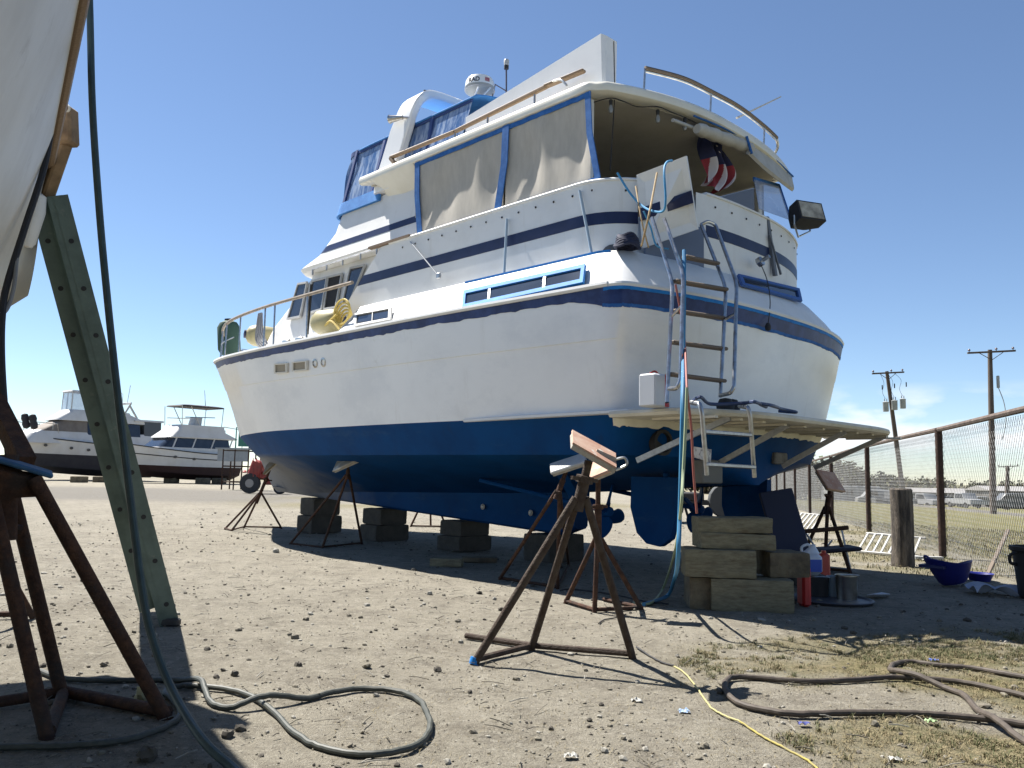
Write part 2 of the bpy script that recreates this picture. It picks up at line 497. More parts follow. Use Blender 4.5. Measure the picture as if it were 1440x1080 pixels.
def make_ground():
    ys = [1.2]
    while ys[-1] < 24: ys.append(ys[-1] + max(.05, ys[-1]*.014))
    while ys[-1] < 3500: ys.append(ys[-1]*1.07)
    ys = [-30, -12, -5, -2, 0] + ys
    k = np.linspace(-1.5, 1.5, 261)
    mb = MB(); cols = []
    for y in ys:
        sc = max(y, 3.0)
        for a in k:
            a2 = a * (1 + .25*abs(a)**3)
            x = a2 * sc
            z = gz(x, y)
            near = 1 - sm(22, 40, y)
            z += near * (.014*noise.noise((x*1.3, y*1.3, 0)) + .007*noise.noise((x*4.1, y*4.1, 5)) + .004*noise.noise((x*11, y*11, 2)))
            z += .05*noise.noise((x*.12, y*.12, 4)) * sm(9, 25, y)
            mb.v.append(Vector((x, y, z)))
            cols.append(zone(x, y) + (max(0, min(1, field(x, y))),))
    n = len(k)
    for i in range(len(ys)-1):
        for j in range(n-1):
            mb.f.append([i*n+j, i*n+j+1, (i+1)*n+j+1, (i+1)*n+j]); mb.m.append(0)
    mt = bpy.data.materials.new('yard_ground'); mt.use_nodes = True
    t = mt.node_tree; t.nodes.clear(); N = t.nodes.new; LL = t.links.new
    o = N("ShaderNodeOutputMaterial"); b = N("ShaderNodeBsdfPrincipled"); LL(b.outputs[0], o.inputs[0])
    b.inputs['Roughness'].default_value = .95; b.inputs['Specular IOR Level'].default_value = .15
    tcn = N("ShaderNodeTexCoord"); at = N("ShaderNodeAttribute"); at.attribute_name = 'zone'
    sp = N("ShaderNodeSeparateColor"); LL(at.outputs['Color'], sp.inputs[0])
    def nz(scale, det=6, rough=.65):
        q = N("ShaderNodeTexNoise"); q.inputs['Scale'].default_value = scale; q.inputs['Detail'].default_value = det; q.inputs['Roughness'].default_value = rough
        LL(tcn.outputs['Object'], q.inputs['Vector']); return q.outputs[0]
    def rng(s, a, c):
        q = N("ShaderNodeMapRange"); q.inputs[1].default_value = a; q.inputs[2].default_value = c; LL(s, q.inputs[0]); return q.outputs[0]
    def mixc(f, a, c):
        q = N("ShaderNodeMixRGB")
        if isinstance(f, float): q.inputs[0].default_value = f
        else: LL(f, q.inputs[0])
        for i, v in ((1, a), (2, c)):
            if isinstance(v, tuple): q.inputs[i].default_value = v + (1,)
            else: LL(v, q.inputs[i])
        return q.outputs[0]
    g = mixc(rng(nz(.55), .35, .7), (0.28,0.258,0.21), (0.219,0.201,0.161))
    g = mixc(rng(nz(1.3, 9, .78), .50, .66), g, (0.183,0.164,0.131))
    g = mixc(rng(nz(4.5, 8, .8), .47, .66), g, (0.149,0.134,0.109))
    g = mixc(rng(nz(14, 6, .8), .52, .68), g, (0.335,0.313,0.262))
    g = mixc(rng(nz(38, 4, .8), .58, .68), g, (0.0731,0.067,0.0548))
    g = mixc(rng(nz(70, 3, .8), .6, .7), g, (0.402,0.384,0.335))
    gr = mixc(rng(nz(2.2), .4, .62), (0.152,0.134,0.0579), (0.238,0.197,0.11))
    gr = mixc(rng(nz(30, 5, .8), .45, .65), gr, (0.0518,0.0609,0.0183))
    gr = mixc(sp.outputs[2], gr, mixc(rng(nz(1.1, 7, .7), .38, .62), (0.1,0.109,0.0305), (0.174,0.152,0.0609)))
    rd = mixc(rng(nz(9, 6, .8), .4, .7), (0.152,0.143,0.128), (0.116,0.11,0.1))
    g = mixc(sp.outputs[1], g, rd)
    mul = N("ShaderNodeMath"); mul.operation = 'MULTIPLY'; LL(sp.outputs[0], mul.inputs[0]); mul.inputs[1].default_value = .9
    g = mixc(mul.outputs[0], g, gr)
    LL(g, b.inputs['Base Color'])
    bp = N("ShaderNodeBump"); bp.inputs['Strength'].default_value = 1.0; bp.inputs['Distance'].default_value = .02
    ad = N("ShaderNodeMath"); ad.operation = 'ADD'
    LL(nz(22, 8, .8), ad.inputs[0]); LL(nz(90, 4, .7), ad.inputs[1]); LL(ad.outputs[0], bp.inputs['Height']); LL(bp.outputs[0], b.inputs['Normal'])
    ob = build('ground', mb, mt, None, angle=0, fix=False)
    ob.data.shade_smooth()
    ca = ob.data.color_attributes.new('zone', 'FLOAT_COLOR', 'POINT')
    flat = []
    for a_, b_, c_ in cols: flat += [a_, b_, c_, 1]
    ca.data.foreach_set('color', flat)
    tag(ob, 'pale dusty gravel boatyard ground running out to grass and a road', kind='structure')
make_ground()

# loose stones
STONE_D = mat('stone_dark', (0.0553,0.0491,0.0399), .9, c2=(0.0863,0.0768,0.0614), scale=12)
STONE_T = mat('stone_tan', (0.172,0.157,0.123), .95, c2=(0.123,0.11,0.0863), scale=12)
STONE_L = mat('stone_light', (0.282,0.271,0.24), .9, c2=(0.221,0.209,0.178), scale=12)
def make_gravel():
    rnd = random.Random(3)
    import bmesh
    bm = bmesh.new(); bmesh.ops.create_icosphere(bm, subdivisions=1, radius=1)
    bv = [v.co.copy() for v in bm.verts]; bf = [[v.index for v in f.verts] for f in bm.faces]; bm.free()
    mb = MB()
    n = 0
    while n < 12500:
        y = 2.5 * math.exp(rnd.random()**.85 * math.log(22/2.5))
        x = rnd.uniform(-.75, .72) * y
        if fence_side(x, y) > 0: continue
        g, _ = zone(x, y)
        if g > .4 and rnd.random() < .6: continue
        cl = noise.noise((x*1.1, y*1.1, 7.7)) + .6*noise.noise((x*4, y*4, 2.2))
        if rnd.random() > .35 + .7*max(0, cl): continue
        s = min(.024, .0035 * math.exp(rnd.gauss(.05, .7))) * (1 if y < 6 else 1.25)
        if rnd.random() < .012: s *= 1.9
        sh = Vector((rnd.uniform(.7, 1.3), rnd.uniform(.7, 1.3), rnd.uniform(.45, .85)))
        rot = Matrix.Rotation(rnd.uniform(0, 6.28), 3, 'Z') @ Matrix.Rotation(rnd.uniform(-.5, .5), 3, 'X')
        z = gz(x, y) + .014*noise.noise((x*1.3, y*1.3, 0)) + .007*noise.noise((x*4.1, y*4.1, 5)) + .3*s
        vs = [Vector((x, y, z)) + rot @ Vector((v.x*sh.x*s*rnd.uniform(.8, 1.15), v.y*sh.y*s*rnd.uniform(.8, 1.15), v.z*sh.z*s)) for v in bv]
        mb.add(vs, bf, 0 if rnd.random() < .24 else (1 if rnd.random() < .7 else 2))
        n += 1
    # twigs and leaf scraps among the stones
    for i in range(420):
        y = rnd.uniform(2.6, 9); x = rnd.uniform(-.6, .65) * y
        a = rnd.uniform(0, 3.14); l = rnd.uniform(.01, .06); d = Vector((math.cos(a), math.sin(a), rnd.uniform(-.05, .25))) * l
        c = Vector((x, y, gz(x, y) + .015))
        mb.tube([c-d, c+d*.1+Vector((0,0,.004)), c+d], rnd.uniform(.0012, .003), 4, rnd.choice((0, 1, 1, 2)))
    o = build('gravel', mb, [STONE_D, STONE_T, STONE_L], angle=0, fix=False)
    tag(o, 'loose dark and pale stones scattered over the yard', kind='stuff')
make_gravel()

G1 = mat('grass_green', (0.0706,0.0829,0.0276), .8, c2=(0.105,0.105,0.043), scale=3)
G2 = mat('grass_dry', (0.227,0.188,0.105), .85, c2=(0.172,0.139,0.0737), scale=3)
def make_grass():
    rnd = random.Random(5)
    mb = MB()
    def blade(x, y, h, dry, wd, spread):
        a = rnd.uniform(0, 6.28)
        lean = Vector((math.cos(a), math.sin(a), 0)) * h * rnd.uniform(.2, spread)
        sd = Vector((-math.sin(a), math.cos(a), 0)) * wd
        b = Vector((x, y, gz(x, y) + .014*noise.noise((x*1.3, y*1.3, 0)) - .002))
        p1 = b + lean*.35 + Vector((0, 0, h*.65)); p2 = b + lean + Vector((0, 0, h if not dry else h*.55))
        mb.add([b-sd, b+sd, p1+sd*.8, p1-sd*.8, p2], [(0,1,2,3), (3,2,4)], 1 if dry else 0)
    n = 0; tries = 0
    while n < 1500 and tries < 60000:          # tufts in the right foreground
        tries += 1
        y = rnd.uniform(2.5, 6.4); x = rnd.uniform(-.1, .66) * y
        g, r_ = zone(x, y)
        pn = noise.noise((x*1.4, y*1.4, 12.3)) + .5*noise.noise((x*5, y*5, 2.3))
        if g < .2 or rnd.random() > .08 + 1.3*max(0, pn): continue
        green = rnd.random() < .45 + .6*pn
        r = rnd.uniform(.012, .045); k = int(rnd.uniform(8, 34)); hh = rnd.uniform(.010, .030)
        for q in range(k):
            a = rnd.uniform(0, 6.28); d = r*rnd.random()**.7
            dry = rnd.random() < (.25 if green else .9)
            blade(x + d*math.cos(a), y + d*math.sin(a), hh*rnd.uniform(.5, 1.3), dry, rnd.uniform(.0008, .002), 1.2 if not dry else 2.4)
        if rnd.random() < .04: blade(x, y, rnd.uniform(.05, .1), True, .001, .6)
        n += 1
    n = 0; tries = 0
    while n < 13000 and tries < 200000:         # thin straw litter
        tries += 1
        y = rnd.uniform(2.5, 6.6); x = rnd.uniform(-.2, .66) * y
        g, r_ = zone(x, y)
        if rnd.random() > .08 + .5*g: continue
        blade(x, y, rnd.uniform(.006, .018), True, rnd.uniform(.0007, .0016), 3.5); n += 1
    n = 0; tries = 0
    while n < 14000 and tries < 200000:        # along and beyond the fence
        tries += 1
        y = rnd.uniform(6, 24); x = rnd.uniform(.25, .68) * y
        g, r_ = zone(x, y)
        if g < .3 or rnd.random() > g: continue
        blade(x, y, rnd.uniform(.02, .07), rnd.random() < .55, rnd.uniform(.003, .006), 1.2); n += 1
    o = build('grass', mb, [G1, G2], angle=0, fix=False)
    tag(o, 'patchy green and straw coloured grass growing through the dirt', kind='stuff')
make_grass()

# ------------------------------------------------------------------ the big motor yacht
yacht = thing('motor_yacht', 'big white motor yacht with blue bottom and brown mesh curtains, propped in the yard', 'boat', BO, BROT)
def yp(name, mb, mats, parent=None, angle=35, label=None):
    o = build(name, mb, mats, parent or yacht, angle)
    if label: o['label'] = label
    return o

T_SHEER = (pchip([(0,2.2),(3,2.3),(6,2.28),(7.5,2.15),(8.5,1.88),(9.5,1.45),(10.5,.93),(11.5,.38),(12.1,.02)]), 12.1,
           pchip([(0,2.70),(6,2.70),(7.5,2.72),(8.5,2.77),(9.5,2.86),(10.5,2.99),(11.5,3.15),(12.1,3.25)]))
T_CREASE = (pchip([(0,2.12),(.3,2.14),(3,2.22),(6,2.17),(7.5,1.98),(8.5,1.68),(9.5,1.22),(10.5,.7),(11.3,.25),(11.65,.02)]), 11.65,
           pchip([(0,2.25),(6,2.27),(8.5,2.34),(10,2.45),(11.65,2.6)]))
T_WL = (pchip([(0,2.0),(.4,2.02),(3,2.12),(6,2.0),(8,1.56),(9.5,.92),(10.4,.44),(11.15,.02)]), 11.15, pchip([(0,1.6),(8,1.6),(11.15,1.63)]))
T_CHINE = (pchip([(0,1.83),(.5,1.86),(3,1.95),(6,1.76),(7.5,1.45),(8.5,1.1),(9.5,.6),(10.2,.22),(10.6,.02)]), 10.6, pchip([(0,1.25),(6,1.26),(8.5,1.29),(10.6,1.4)]))
T_MID = (pchip([(0,1.0),(3,1.0),(6,.88),(8,.6),(9.3,.3),(10.2,.02)]), 10.2, pchip([(0,1.13),(3,1.06),(6,1.0),(8.5,.96),(10.2,1.0)]))
T_GARB = (pchip([(0,.17),(3,.17),(8,.15),(9.3,.1),(9.9,.02)]), 9.9, pchip([(0,1.0),(3,.83),(5,.78),(7,.73),(9,.66),(9.9,.72)]))

def ring(T, nside=46, ntr=22, crown=.36, us=0.0, off=0.0, dw=0.0, w=None, u_end=None, rc=.16):
    """planform polyline bow(port) -> stern -> bow(starboard) at one level"""
    b, ub, wf = T
    if u_end is not None: ub = u_end
    pts = []
    half = []
    for i in range(nside):
        t = i/(nside-1)
        u = ub - (ub-(us+rc))*t
        half.append((u, b(u)+off))
    bs = b(us)+off
    tr = []
    for j in range(ntr+1):
        v = (bs-rc*.85) * (1 - 2*j/ntr)
        tr.append((us - crown*(1-(abs(v)/bs)**2.5) - off*.7, v))
    # rounded corner
    p0 = half[-1]; p2 = tr[0]; pc = (us - .02, bs)
    cor = []
    for k in range(1, 5):
        t = k/5
        cor.append(((1-t)**2*p0[0]+2*t*(1-t)*pc[0]+t*t*p2[0], (1-t)**2*p0[1]+2*t*(1-t)*pc[1]+t*t*p2[1]))
    path = half + cor + tr + [(a, -b_) for a, b_ in reversed(cor)] + [(a, -b_) for a, b_ in reversed(half)]
    return [Vector((u, v, (wf(max(u, 0)) if w is None else w) + dw)) for u, v in path]

mb = MB()
rings = [ring(T_GARB, rc=.05, us=.30), ring(T_MID, us=.29), ring(T_CHINE, us=.27), ring(T_WL, us=.19)]
# bottom: reduce crown slightly in the deadrise rows
o0 = mb.loft(rings, closed=False, caps=False)
hull_b = yp('hull_bottom', mb, BLUE, angle=28, label='blue bottom paint with bare grey patch at the forefoot')
mb = MB()
r_wl = ring(T_WL, us=.19); r_cr = ring(T_CREASE, us=.075); r_sh = ring(T_SHEER)
def lerp_ring(a, b, t, bulge=0.0): return [p.lerp(q, t) for p, q in zip(a, b)]
mb.loft([r_wl, lerp_ring(r_wl, r_cr, .5), r_cr], closed=False, caps=False)
r_cr2 = [p + Vector((0, .012 if p.y > 0 else -.012, 0)) for p in r_cr]
mb.loft([r_cr, [p + Vector((0, 0, .004)) for p in r_cr2]], closed=False, caps=False)
mb.loft([[p + Vector((0, 0, .004)) for p in r_cr2], r_sh], closed=False, caps=False)
n = len(r_sh)
for i in range(n//2 - 1):
    mb.add([r_sh[i], r_sh[i+1], r_sh[n-2-i], r_sh[n-1-i]], [(0,1,2,3)])
hull = yp('hull', mb, GEL, angle=50)

def sweep(path, prof_fn, closed_prof=True, mi=0):
    """sweep a small profile (outward, up) along a planform path"""
    rings = []
    n = len(path)
    for i, p in enumerate(path):
        a = path[max(i-1, 0)]; b = path[min(i+1, n-1)]
        t = (b-a); t.z = 0
        if t.length < 1e-9: t = Vector((-1,0,0))
        t.normalize()
        o = Vector((t.y, -t.x, 0))      # path runs bow->stern on port: outward is +v
        if i < n//2 and o.y < -.01 and abs(o.y) > .3: o = -o
        rings.append([p + o*a_ + Vector((0, 0, c_)) for a_, c_ in prof_fn(i)])
    return MB().loft(rings, closed=closed_prof, caps=True, mi=mi)
# check outward sign once
_p = r_sh; _t = (_p[11]-_p[9]); SGN = 1
def sweep_band(path, out0, out1, w0, w1, rag0=0, rag1=0, seed=0):
    def pf(i):
        j0 = rag0*noise.noise((i*.37+seed, 1.3, 2)) + rag0*.6*noise.noise((i*1.9+seed, 4.3, 2))
        j1 = rag1*noise.noise((i*.31+seed, 7.3, 2))
        return [(out0, w0+j0), (out1, w0+j0), (out1, w1+j1), (out0, w1+j1)]
    return sweep(path, pf)
def outward_fix():
    # determine whether +o is outward on the port side
    a, b = r_sh[9], r_sh[11]; t = (b-a); t.z = 0; t.normalize(); return Vector((t.y, -t.x, 0)).y
OS = 1 if outward_fix() > 0 else -1
def dense(path, k=4):
    return [p for i in range(len(path)-1) for p in [path[i].lerp(path[i+1], j/k) for j in range(k)]] + [path[-1]]
r_dense = dense(r_sh, 4)
def sweep2(path, pts_fn):
    rings = []; n = len(path)
    for i, p in enumerate(path):
        t = path[min(i+1, n-1)] - path[max(i-1, 0)]; t.z = 0
        t.normalize() if t.length > 1e-9 else None
        o = Vector((t.y, -t.x, 0)) * OS
        rings.append([p + o*a_ + Vector((0, 0, c_)) for a_, c_ in pts_fn(i, p)])
    return rings
# follow the hull side down for the painted navy band
d_sh, d_cr = dense(r_sh, 4), dense(r_cr2, 4)
def hull_strip(keep, top, lo, out, th=.01):
    """strip laid on the topsides: top(i,p), lo(i,p) metres below the sheer"""
    seg = [(i, p, q) for i, (p, q) in enumerate(zip(d_sh, d_cr)) if keep(p)]
    rings = []
    for k, (i, p, q) in enumerate(seg):
        t = seg[min(k+1, len(seg)-1)][1] - seg[max(k-1, 0)][1]; t.z = 0; t.normalize()
        o = Vector((t.y, -t.x, 0)) * OS
        f = lambda h: p.lerp(q, h/(p.z-q.z))
        A, B_ = f(top(i, p)), f(lo(i, p))
        rings.append([A + o*out, B_ + o*out, B_ - o*th, A - o*th])
    mb = MB(); mb.loft(rings); return mb
def wd_(p): return .085 if p.x > .5 else .085 + .085*min(1, (.5-p.x)/.4)
def rag_(i): return .012*noise.noise((i*.23, 1.3, 2)) + .016*noise.noise((i*.8, 4.3, 2))
band = yp('navy_band', hull_strip(lambda p: True, lambda i, p: .0, lambda i, p: wd_(p) + rag_(i), .005), BAND)
trk = lambda p: p.x < .16
yp('masking_tape', hull_strip(trk, lambda i, p: -.0, lambda i, p: .03 + .006*noise.noise((i*.6, 9.3, 2)), .009), TAPE, band)
yp('masking_tape', hull_strip(trk, lambda i, p: wd_(p) - .022 + .5*rag_(i), lambda i, p: wd_(p) + .008 + .6*rag_(i), .008), BIND, band)
sidep = [p for p in r_dense if p.y > 0 and p.x >= .1]
sides = [p for p in r_dense if p.y < 0 and p.x >= .1]
mb = MB()
rail_prof = lambda i, p: [(-.05, 0), (.02, .0), (.035, .02), (.03, .045), (-.05, .055)]
mb.loft(sweep2(sidep, rail_prof)); mb.loft(sweep2(sides, rail_prof))
mb.loft(sweep2([p for p in r_dense if p.x < .13], lambda i, p: [(-.05, 0), (.012, .0), (.02, .02), (.012, .04), (-.05, .05)]))
yp('toe_rail', mb, GELM)

# keel
mb = MB(); rings = []
for i in range(30):
    u = 2.3 + 7.35*i/29
    wt = T_GARB[2](u) + .06
    wb = .32 + (u-2.3)*.0475
    wb = min(wb, wt-.01)
    if i == 0: wb += .1
    rings.append([(u, .155, wt), (u, .115, wb+.03), (u, .08, wb), (u, -.08, wb), (u, -.115, wb+.03), (u, -.155, wt)])
mb.loft(rings)
yp('keel', mb, BLUE)

# small things on the bottom
mb = MB()
mb.lathe([(.0, 0), (.035, .0), (.04, .012), (.02, .03), (0, .032)], (3.9, .16, .62), 12, axis=(0, 1, 0))
mb.lathe([(.0, 0), (.035, .0), (.04, .012), (.02, .03), (0, .032)], (3.0, .16, .58), 12, axis=(0, 1, 0))
yp('zinc_anode', mb, WHITEP)
for sgn in (1, -1):
    rud = MB()
    poly = [(.28,1.06),(.85,1.06),(.86,.75),(.78,.5),(.66,.40),(.5,.38),(.38,.46),(.30,.7)]
    vc = .86*sgn
    rings = []
    for dv, k in ((.035, .93), (.045, 1), (-.045, 1), (-.035, .93)):
        rings.append([(.57+(a-.57)*k, vc+dv, .75+(b-.75)*k) for a, b in poly])
    rud.loft(rings)
    rud.tube([(.45, vc, 1.0), (.45, vc, 1.25)], .035, 8)
    yp('rudder', rud, BLUE)
    sh = MB()
    sh.tube([(3.2, .86*sgn, .98), (1.25, .86*sgn, .70)], .028, 8)
    sh.beam((1.6, .86*sgn, .75), (1.75, .7*sgn, 1.12), .05, .1); sh.beam((1.6, .86*sgn, .75), (1.75, 1.02*sgn, 1.12), .05, .1)
    yp('propeller_shaft', sh, BLUE)
    pr = MB()
    pr.lathe([(0, -.09), (.05, -.07), (.065, 0), (.055, .08), (0, .1)], (1.22, .86*sgn, .695), 14, axis=(1, 0, .14))
    for q in range(4):
        a0 = R(90*q+20)
        def bl(s_, t_, a0=a0, sgn=sgn):
            r = .05 + .25*t_
            wdt = .30*math.sin(math.pi*min(1, .18+.78*t_))**.7 * (s_-.5)
            an = a0 + wdt/ max(r, .12) * .5
            return (1.22 + wdt*.5, .86*sgn + r*math.cos(an), .695 + r*math.sin(an))
        pr.grid(bl, 6, 8)
    po = yp('propeller', pr, BLUE)
    so_ = po.modifiers.new('sol', 'SOLIDIFY'); so_.thickness = .012
# transom exhaust and fittings
mb = MB(); mb.lathe([(.0, -.02), (.11, -.02), (.12, .06), (.09, .065), (.085, .0), (0, 0)], (.08, 1.5, 1.37), 18, axis=(-1, .15, 0))
yp('exhaust_outlet', mb, BLACKM)
mb = MB(); mb.box((-.12, -.35, 1.28), (.05, .26, .12), bev=.01); yp('trim_zinc', mb, CONC)
mb = MB(); mb.box((-.06, .92, 1.12), (.12, .34, .22), bev=.01); yp('transducer_box', mb, mat('dusty_grey', (.16,.16,.155), .8))

# bulwark band above the sheer
def plan(b, us, crown, rc, u_front, w, ntr=22, nside=20, pw=2.5):
    half = [(u_front - (u_front-(us+rc))*i/(nside-1), b) for i in range(nside)]
    tr = [(us - crown*(1-(abs(v)/b)**pw), v) for v in [(b-rc)*(1-2*j/ntr) for j in range(ntr+1)]]
    p0 = half[-1]; p2 = tr[0]; pc = (us, b); cor = []
    for k in range(1, 7):
        t = k/7; cor.append(((1-t)**2*p0[0]+2*t*(1-t)*pc[0]+t*t*p2[0], (1-t)**2*p0[1]+2*t*(1-t)*pc[1]+t*t*p2[1]))
    path = half + cor + tr + [(a, -b_) for a, b_ in reversed(cor)] + [(a, -b_) for a, b_ in reversed(half)]
    return [Vector((u, v, w)) for u, v in path]
lowp = plan(2.2, 0.02, .33, .16, 4.35, 2.745)
for p in lowp:
    if abs(p.y) > 2.15 and p.x > .3: p.y = math.copysign(T_SHEER[0](p.x) - .03, p.y)
midp = plan(2.08, .12, .32, .18, 4.33, 2.92)
capp = plan(1.97, .26, .30, .22, 4.3, 3.11)
mb = MB(); mb.loft([lowp, midp, capp, [p*1 + Vector((.03 if abs(p.y) < 1.7 else 0, -.03 if p.y > 1.7 else (.03 if p.y < -1.7 else 0), .012)) for p in capp]], closed=False, caps=False)
n = len(capp); q = [p + Vector((0, 0, .0)) for p in capp]
for i in range(n//2-1): mb.add([q[i], q[i+1], q[n-2-i], q[n-1-i]], [(0,1,2,3)])
for s in (0, -1):
    mb.add([lowp[s], capp[s], Vector((4.3, 0, 3.11)), Vector((4.35, 0, 2.745))], [(0,1,2,3)])
bul = yp('bulwark', mb, GELM, angle=40)
mb = MB()
mb.loft(sweep2(dense([p for p in capp if p.y > 1.5 and .3 < p.x < 2.4], 3), lambda i, p: [(-.02, -.006), (.008, -.008+.004*noise.noise((i*.5, 0, 0))), (.008, .012), (-.02, .016)]))
yp('tape_strip', mb, TAPE, bul)

def wall_v(w):  # port bulwark half breadth at height w
    return float(np.interp(w, [2.745, 2.92, 3.11], [2.2, 2.08, 1.97]))
def bulq(x, y):
    v = 2.05
    for _ in range(6):
        q = onv(x, y, v); v = wall_v(q[2]) + (0.06 if q[0] > 1.5 and q[2] < 2.9 else .03)*(1 if q[0] > .8 else .4)
    return q
def sub_quad(q4, s0, s1, t0, t1):
    a, b, c, d = [Vector(x) for x in q4]   # TL TR BR BL
    f = lambda s, t: (a.lerp(b, s)).lerp(d.lerp(c, s), t)
    return [f(s0, t0), f(s1, t0), f(s1, t1), f(s0, t1)]
def offset(q, o): return [Vector(p) + Vector(o) for p in q]
def frame_quads(mb, q4, fw_s, fw_t, th, mi=0):
    for s0, s1, t0, t1 in ((0,1,0,fw_t),(0,1,1-fw_t,1),(0,fw_s,fw_t,1-fw_t),(1-fw_s,1,fw_t,1-fw_t)):
        mb.plate(sub_quad(q4, s0, s1, t0, t1), th, mi)
def window(q4, frame_m, fs, ft, bars=(), outv=(0, .012, .006), parent=None, barm=None, glass=GLASS, proud=.012):
    q4 = [Vector(x) for x in q4]
    outv = Vector(outv)
    mb = MB(); frame_quads(mb, offset(q4, outv), fs, ft, .03)
    fo = yp('window', mb, frame_m, parent)
    g = MB(); g.plate(offset(sub_quad(q4, fs*.8, 1-fs*.8, ft*.8, 1-ft*.8), outv*.45), .02)
    yp('pane', g, glass, fo)
    if bars:
        for s in bars: bmb = MB(); bmb.plate(offset(sub_quad(q4, s-.009, s+.009, ft*.8, 1-ft*.8), outv*1.3), .02); yp('mullion', bmb, barm or ALU, fo)
    return fo
bw = [bulq(655, 412), bulq(826, 375), bulq(823, 401), bulq(653, 437)]
wo = window(bw, TAPE, .025, .2, (.24, .70)); wo['label'] = 'long three pane window masked round with blue tape'
sw = [bulq(502, 444), bulq(553, 434.5), bulq(552, 452.5), bulq(501, 462)]
window(sw, WHITEP, .06, .14, (.5,), barm=WHITEP)

# hull ports near the bow
def hullv(x, y):
    q = onv(x, y, 2.1)
    for _ in range(8):
        wc = T_CREASE[2](q[0]); ws = T_SHEER[2](q[0])
        t = (q[2]-wc)/(ws-wc); v = T_CREASE[0](q[0])*(1-t) + T_SHEER[0](q[0])*t
        q = onv(x, y, v)
    return q
for a in (((389,511),(407,510),(407,523.5),(389,525)), ((414,508.5),(435,506.5),(435,520),(414,522))):
    window([hullv(*p) for p in a], mat('pale_frame', (.6,.58,.52), .5), .10, .12, glass=mat('tan_pane', (.2,.18,.14), .2), outv=(0, .012, -.003))
mb = MB()
for c in ((444, 511), (455.5, 509.5)):
    q = hullv(*c); mb.lathe([(0, .0), (.055, 0), (.06, .015), (.04, .02), (.035, .004), (0, .004)], q, 14, axis=(0, 1, -.2))
yp('through_hull_fitting', mb, STEEL)

mb = MB(); rg = []
for i, (p, q) in enumerate(zip(dense(r_wl, 3), dense(ring(T_CHINE, us=.27), 3))):
    if p.x > .24: continue
    lo = .10 + .03*noise.noise((i*.4, 2, 8)) + .02*noise.noise((i*1.3, 5, 8))
    o = Vector((-1, p.y*.2, 0)).normalized()
    rg.append([p + o*.006, p.lerp(q, lo/.35) + o*.006, p.lerp(q, lo/.35) - o*.02, p - o*.02])
mb.loft(rg); yp('bare_strip', mb, CREAM, hull_b)
# spray strip running into the swim platform
mb = MB(); path = [Vector((u, T_WL[0](u)+.004, 1.62-.01*(u))) for u in np.linspace(2.1, .0, 12)]
rg = []
for i, p in enumerate(path):
    k = min(1, i/4); rg.append([p + Vector((0, -.03, -.02)), p + Vector((0, .05*k+.004, -.012)), p + Vector((0, .05*k+.004, .012)), p + Vector((0, -.03, .03))])
mb.loft(rg); yp('spray_strip', mb, GELM)

# aft deck coaming
CO_LO = plan(1.83, .40, .42, .38, 5.05, 3.06)
CO_HI = plan(1.86, .42, .46, .38, 4.05, 3.86)
opening = lambda p, q: (p.x < .5 and .86 < (p.y+q.y)/2 < 1.50)
def wall_strip(lo, hi, t0, t1, push=0.0, skip=None):
    mb = MB()
    a = [p.lerp(q, t0) for p, q in zip(lo, hi)]; b = [p.lerp(q, t1) for p, q in zip(lo, hi)]
    return a, b
mb = MB()
N_ = len(CO_LO)
def coam_wall(t0, t1, cut):
    a = [p.lerp(q, t0) for p, q in zip(CO_LO, CO_HI)]; b = [p.lerp(q, t1) for p, q in zip(CO_LO, CO_HI)]
    ai = [p + Vector((.0 if p.x > .9 else .05, -.05 if p.y > 0 else .05, 0)) for p in a]
    bi = [p + Vector((.0 if p.x > .9 else .05, -.05 if p.y > 0 else .05, 0)) for p in b]
    for i in range(N_-1):
        if cut and a[i].x < .5 and .9 < (a[i].y+a[i+1].y)/2 < 1.56: continue
        mb.add([a[i], a[i+1], b[i+1], b[i], ai[i], ai[i+1], bi[i+1], bi[i]], [(0,1,2,3),(7,6,5,4),(3,2,6,7),(0,4,5,1)])
coam_wall(0, .25, False); coam_wall(.25, 1, True)
coam = yp('coaming', mb, GELM, angle=30)
# teak cap on coaming
mb = MB()
cpath = [p for p in CO_HI if p.x < 4.0]
seg = []
def flushcap(seg):
    if len(seg) > 2: mb.loft(sweep2(seg, lambda i, p: [(-.09, .0), (.014, .0), (.018, .014), (.0, .03), (-.09, .03)]))
for i, p in enumerate(cpath):
    if p.x < .5 and .9 < p.y < 1.56: flushcap(seg); seg = []
    else: seg.append(p)
flushcap(seg)
yp('cap_rail', mb, GELM, coam)
# navy stripe
def stripe(lo, hi, w0, w1, keep, out=.004):
    mb = MB(); seg = []
    def fl(seg):
        if len(seg) > 1:
            rings = []
            for i, (p, q) in enumerate(seg):
                t = seg[min(i+1, len(seg)-1)][0] - seg[max(i-1, 0)][0]; t.z = 0; t.normalize()
                o = Vector((t.y, -t.x, 0))*OS
                A = p.lerp(q, (w0-p.z)/(q.z-p.z)); B = p.lerp(q, (w1-p.z)/(q.z-p.z))
                rings.append([A - o*.01, A + o*out, B + o*out, B - o*.01])
            mb.loft(rings)
    for p, q in zip(lo, hi):
        if keep(p): seg.append((p, q))
        else: fl(seg); seg = []
    fl(seg)
    return mb
yp('navy_stripe', stripe(CO_LO, CO_HI, 3.44, 3.555, lambda p: not (p.x < .5 and .88 < p.y < 1.5)), NAVY, coam)
